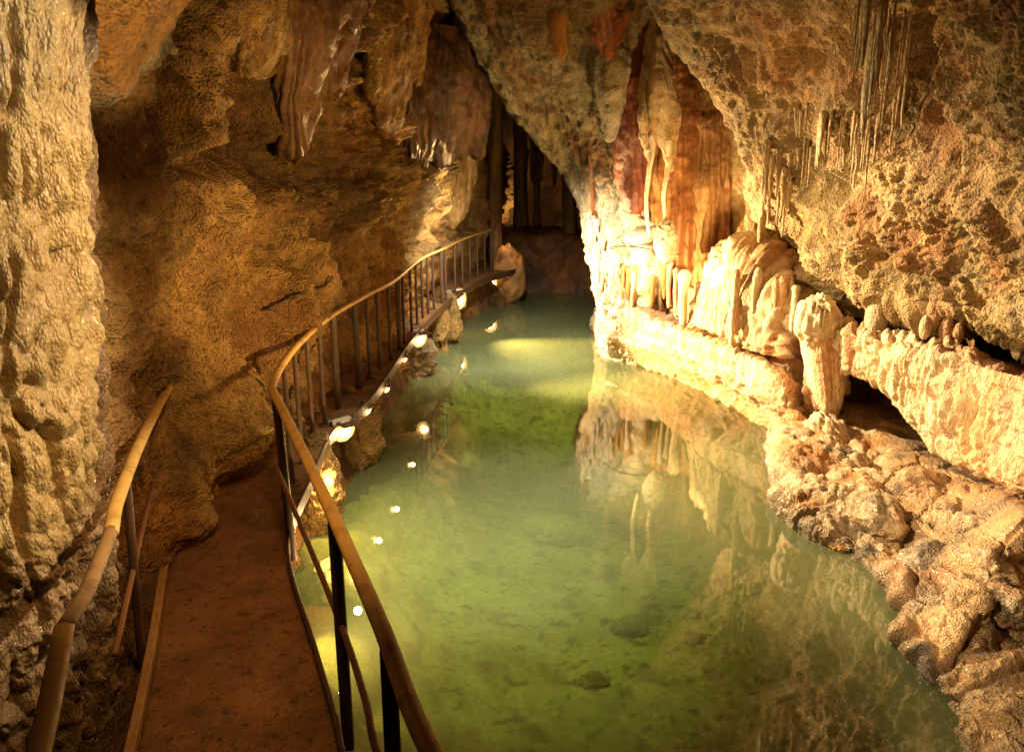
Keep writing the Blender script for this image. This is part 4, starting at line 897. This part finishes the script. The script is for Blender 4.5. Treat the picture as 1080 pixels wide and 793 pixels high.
for k, (q, d) in enumerate(PW):
    p = (200, 40, 30, 240, 30, 420, 420)[k]
    add_light('POINT', 'flood_lamp_glow', q+d*.10, p*.07*K, WARM, .04)
# beams across the pool on to the right wall
add_light('SPOT', 'beam_near', (-1.3, 11.8, 4.2), 7500*K, (1, .72, .38), .05, (4.6, 8.2, 1.2), 62, .8)
q = PW[3][0]+PW[3][1]*.08; add_light('SPOT', 'beam_middle', q, 9000*K, WARM, .06, (3.4, 13.2, 1.3), 62, .8)
q = PW[5][0]+PW[5][1]*.08; add_light('SPOT', 'beam_far', q, 8500*K, WARM, .06, (3.0, 14.5, 1.3), 80, .8)
add_light('SPOT', 'overhang_fill', (-1.8, 8.6, 2.0), 950*K, WARM, .05, (4.4, 8.6, 3.2), 75, .9)  # unseen frontal fill added for the overhang
# lamps hidden behind the ribbon stalactite and in the slot, plus an added recess fill, turned up and away from the pool
add_light('SPOT', 'nook_lamp', W(672, 290, 14.0), 420*K, (1, .76, .42), .05, W(648, 215, 16.2), 120, .6)
add_light('SPOT', 'recess_fill', W(748, 300, 12.6), 520*K, WARM, .12, W(715, 170, 16.5), 95, .8)  # unseen fill added in front to light the flap and even the recess
add_light('SPOT', 'slot_lamp', W(806, 272, 12.3), 150*K, WARM, .05, W(800, 200, 13.2), 130, .5)
# unseen key for the big column, and unseen spots for the near right bank
add_light('SPOT', 'column_key', (1.0, 3.3, 4.5), 900*K, (1, .80, .48), .025, (-3.0, 3.4, 3.0), 50, .35)
add_light('SPOT', 'unseen_bank_spot', (-.3, 5.2, 2.6), 1800*K, (1, .73, .40), .05, (4.1, 6.3, 1.0), 44, .8)
add_light('SPOT', 'corner_fill', (.5, 3.2, 2.3), 520*K, (1, .72, .38), .05, (3.6, 4.3, .7), 44, .8)  # unseen fill added to brighten the lower right corner of the bank
# small lamps at the far end and under the deck, with two unseen fills
add_light('POINT', 'far_lamp', W(497, 243, 22.2), 60*K, WARM, .06)
add_light('SPOT', 'alcove_fill', W(562, 232, 27.6), 300*K, (1, .62, .27), .05, W(575, 205, 32), 150, .8)  # unseen fill added to lighten the alcove back wall
add_light('SPOT', 'dam_fill', W(530, 250, 22.2), 40*K, (1, .6, .25), .05, W(600, 285, 25), 120, 1.0)  # unseen fill added to lift the dark flowstone bank
add_light('POINT', 'pier_lamp', G(338, 500, .62)+[.16, -.25, 0], 45*K, (1, .6, .2), .04)
add_light('POINT', 'under_deck_lamp', G(352, 655, .45)+[-.05, .35, 0], 60*K, WARM, .04)
add_light('POINT', 'under_deck_lamp', G(372, 548, .5), 45*K, WARM, .04)
# unseen spots added to light the left wall, deck, pool and shelf
add_light('SPOT', 'wall_wash_far', (-.6, 18.0, 2.5), 800*K, (1, .66, .26), .08, (-3.3, 11.5, 4.6), 70, .8)
add_light('SPOT', 'wall_wash_near', (.6, 6.0, 2.8), 780*K, (1, .62, .21), .08, (-3.4, 8.2, 3.4), 80, .9)
add_light('SPOT', 'deck_wash', (-.4, 2.2, 5.0), 420*K, (1, .56, .2), .3, (-1.9, 5.5, 1.0), 70, .9)
add_light('SPOT', 'pool_wash_near', (-.3, 7.2, 6.2), 3000*K, (1, .93, .68), .3, (-.1, 7.9, 0), 50, 1.0)  # unseen overhead spot added to light the murk evenly
add_light('SPOT', 'pool_wash_far', (.0, 13.6, 4.8), 3000*K, (1, .96, .78), .3, (.4, 16.6, 0), 95, 1.0)  # unseen overhead spot added for the far water
add_light('SPOT', 'shelf_fill', (.6, 3.0, 4.0), 420*K, (1, .72, .36), .05, W(150, 25, 4.8), 20, .6)  # unseen narrow spot added to brighten the limestone shelf
# lamps under the water along the bank of the walkway
for k, (yy_, e_, tx) in enumerate([(3.6, 150, (1.0, 4.6, -1.3)), (6.2, 240, (1.2, 6.2, -1.2)), (9.0, 420, (1.4, 8.2, -1.0)), (12.5, 300, (1.8, 11.0, -.9)), (17.0, 240, (1.8, 15.5, -.8)), (20.5, 200, (1.6, 20.5, -.8))]):
    add_light('SPOT', 'pool_lamp', (np.interp(yy_, cR[:, 1], cR[:, 0])+.75, yy_, -.75), e_*.09*K, (1, .88, .52), .3, tx, 150, 1.0)

# ================================================================== enclosing rock
th = np.radians(np.linspace(200, -20, 60)); yy = np.linspace(-5, 36, 70)
T, Yg = np.meshgrid(th, yy)
P = np.stack([1.5+9.5*np.cos(T), Yg, 1.0+8.0*np.sin(T)], -1)
sheet_w('cave_ceiling', P, lambda P, u, v, px, py: .5*fbm(P, .4, 4)+.15*ridged(P, 1.2, 3), c_two(BROWN, DARK*1.3, .6, 4.), M['wall'], None, False, None, None, view=(1.5, 15, 1))['kind'] = 'structure'
for yv in (-5.2, 36.2):
    X, Z = np.meshgrid(np.linspace(-9, 12, 30), np.linspace(-3, 10, 20)); P = np.stack([X, 0*X+yv, Z], -1)
    sheet_w('cave_wall', P, lambda P, u, v, px, py: .4*fbm(P, .5, 4), c_two(BROWN, DARK, .6, 4.), M['wall'], None, False, None, None, view=(1.5, 15, 1))['kind'] = 'structure'

# ================================================================== world, camera, render
w = bpy.data.worlds.new('World'); bpy.context.scene.world = w; w.use_nodes = True
bgn = w.node_tree.nodes['Background']; bgn.inputs[0].default_value = (.0, .0, .0, 1); bgn.inputs[1].default_value = 0
cam = bpy.data.cameras.new('camera'); co = bpy.data.objects.new('camera', cam); C.objects.link(co)
cam.sensor_width = 36; cam.lens = F/1080*36; cam.clip_start = .05; cam.clip_end = 200
co.location = (0, 0, HC); co.rotation_euler = (math.pi/2-PITCH, 0, 0)
sc = bpy.context.scene; sc.camera = co
sc.render.engine = 'CYCLES'
sc.view_settings.view_transform = 'Standard'; sc.view_settings.look = 'None'; sc.view_settings.exposure = 0; sc.view_settings.gamma = 1
sc.cycles.use_denoising = True; sc.cycles.denoising_input_passes = 'RGB_ALBEDO_NORMAL'; sc.cycles.denoising_prefilter = 'ACCURATE'
sc.cycles.max_bounces = 7; sc.cycles.diffuse_bounces = 4; sc.cycles.glossy_bounces = 3; sc.cycles.transparent_max_bounces = 8
sc.cycles.sample_clamp_indirect = 6; sc.cycles.caustics_reflective = False; sc.cycles.caustics_refractive = False
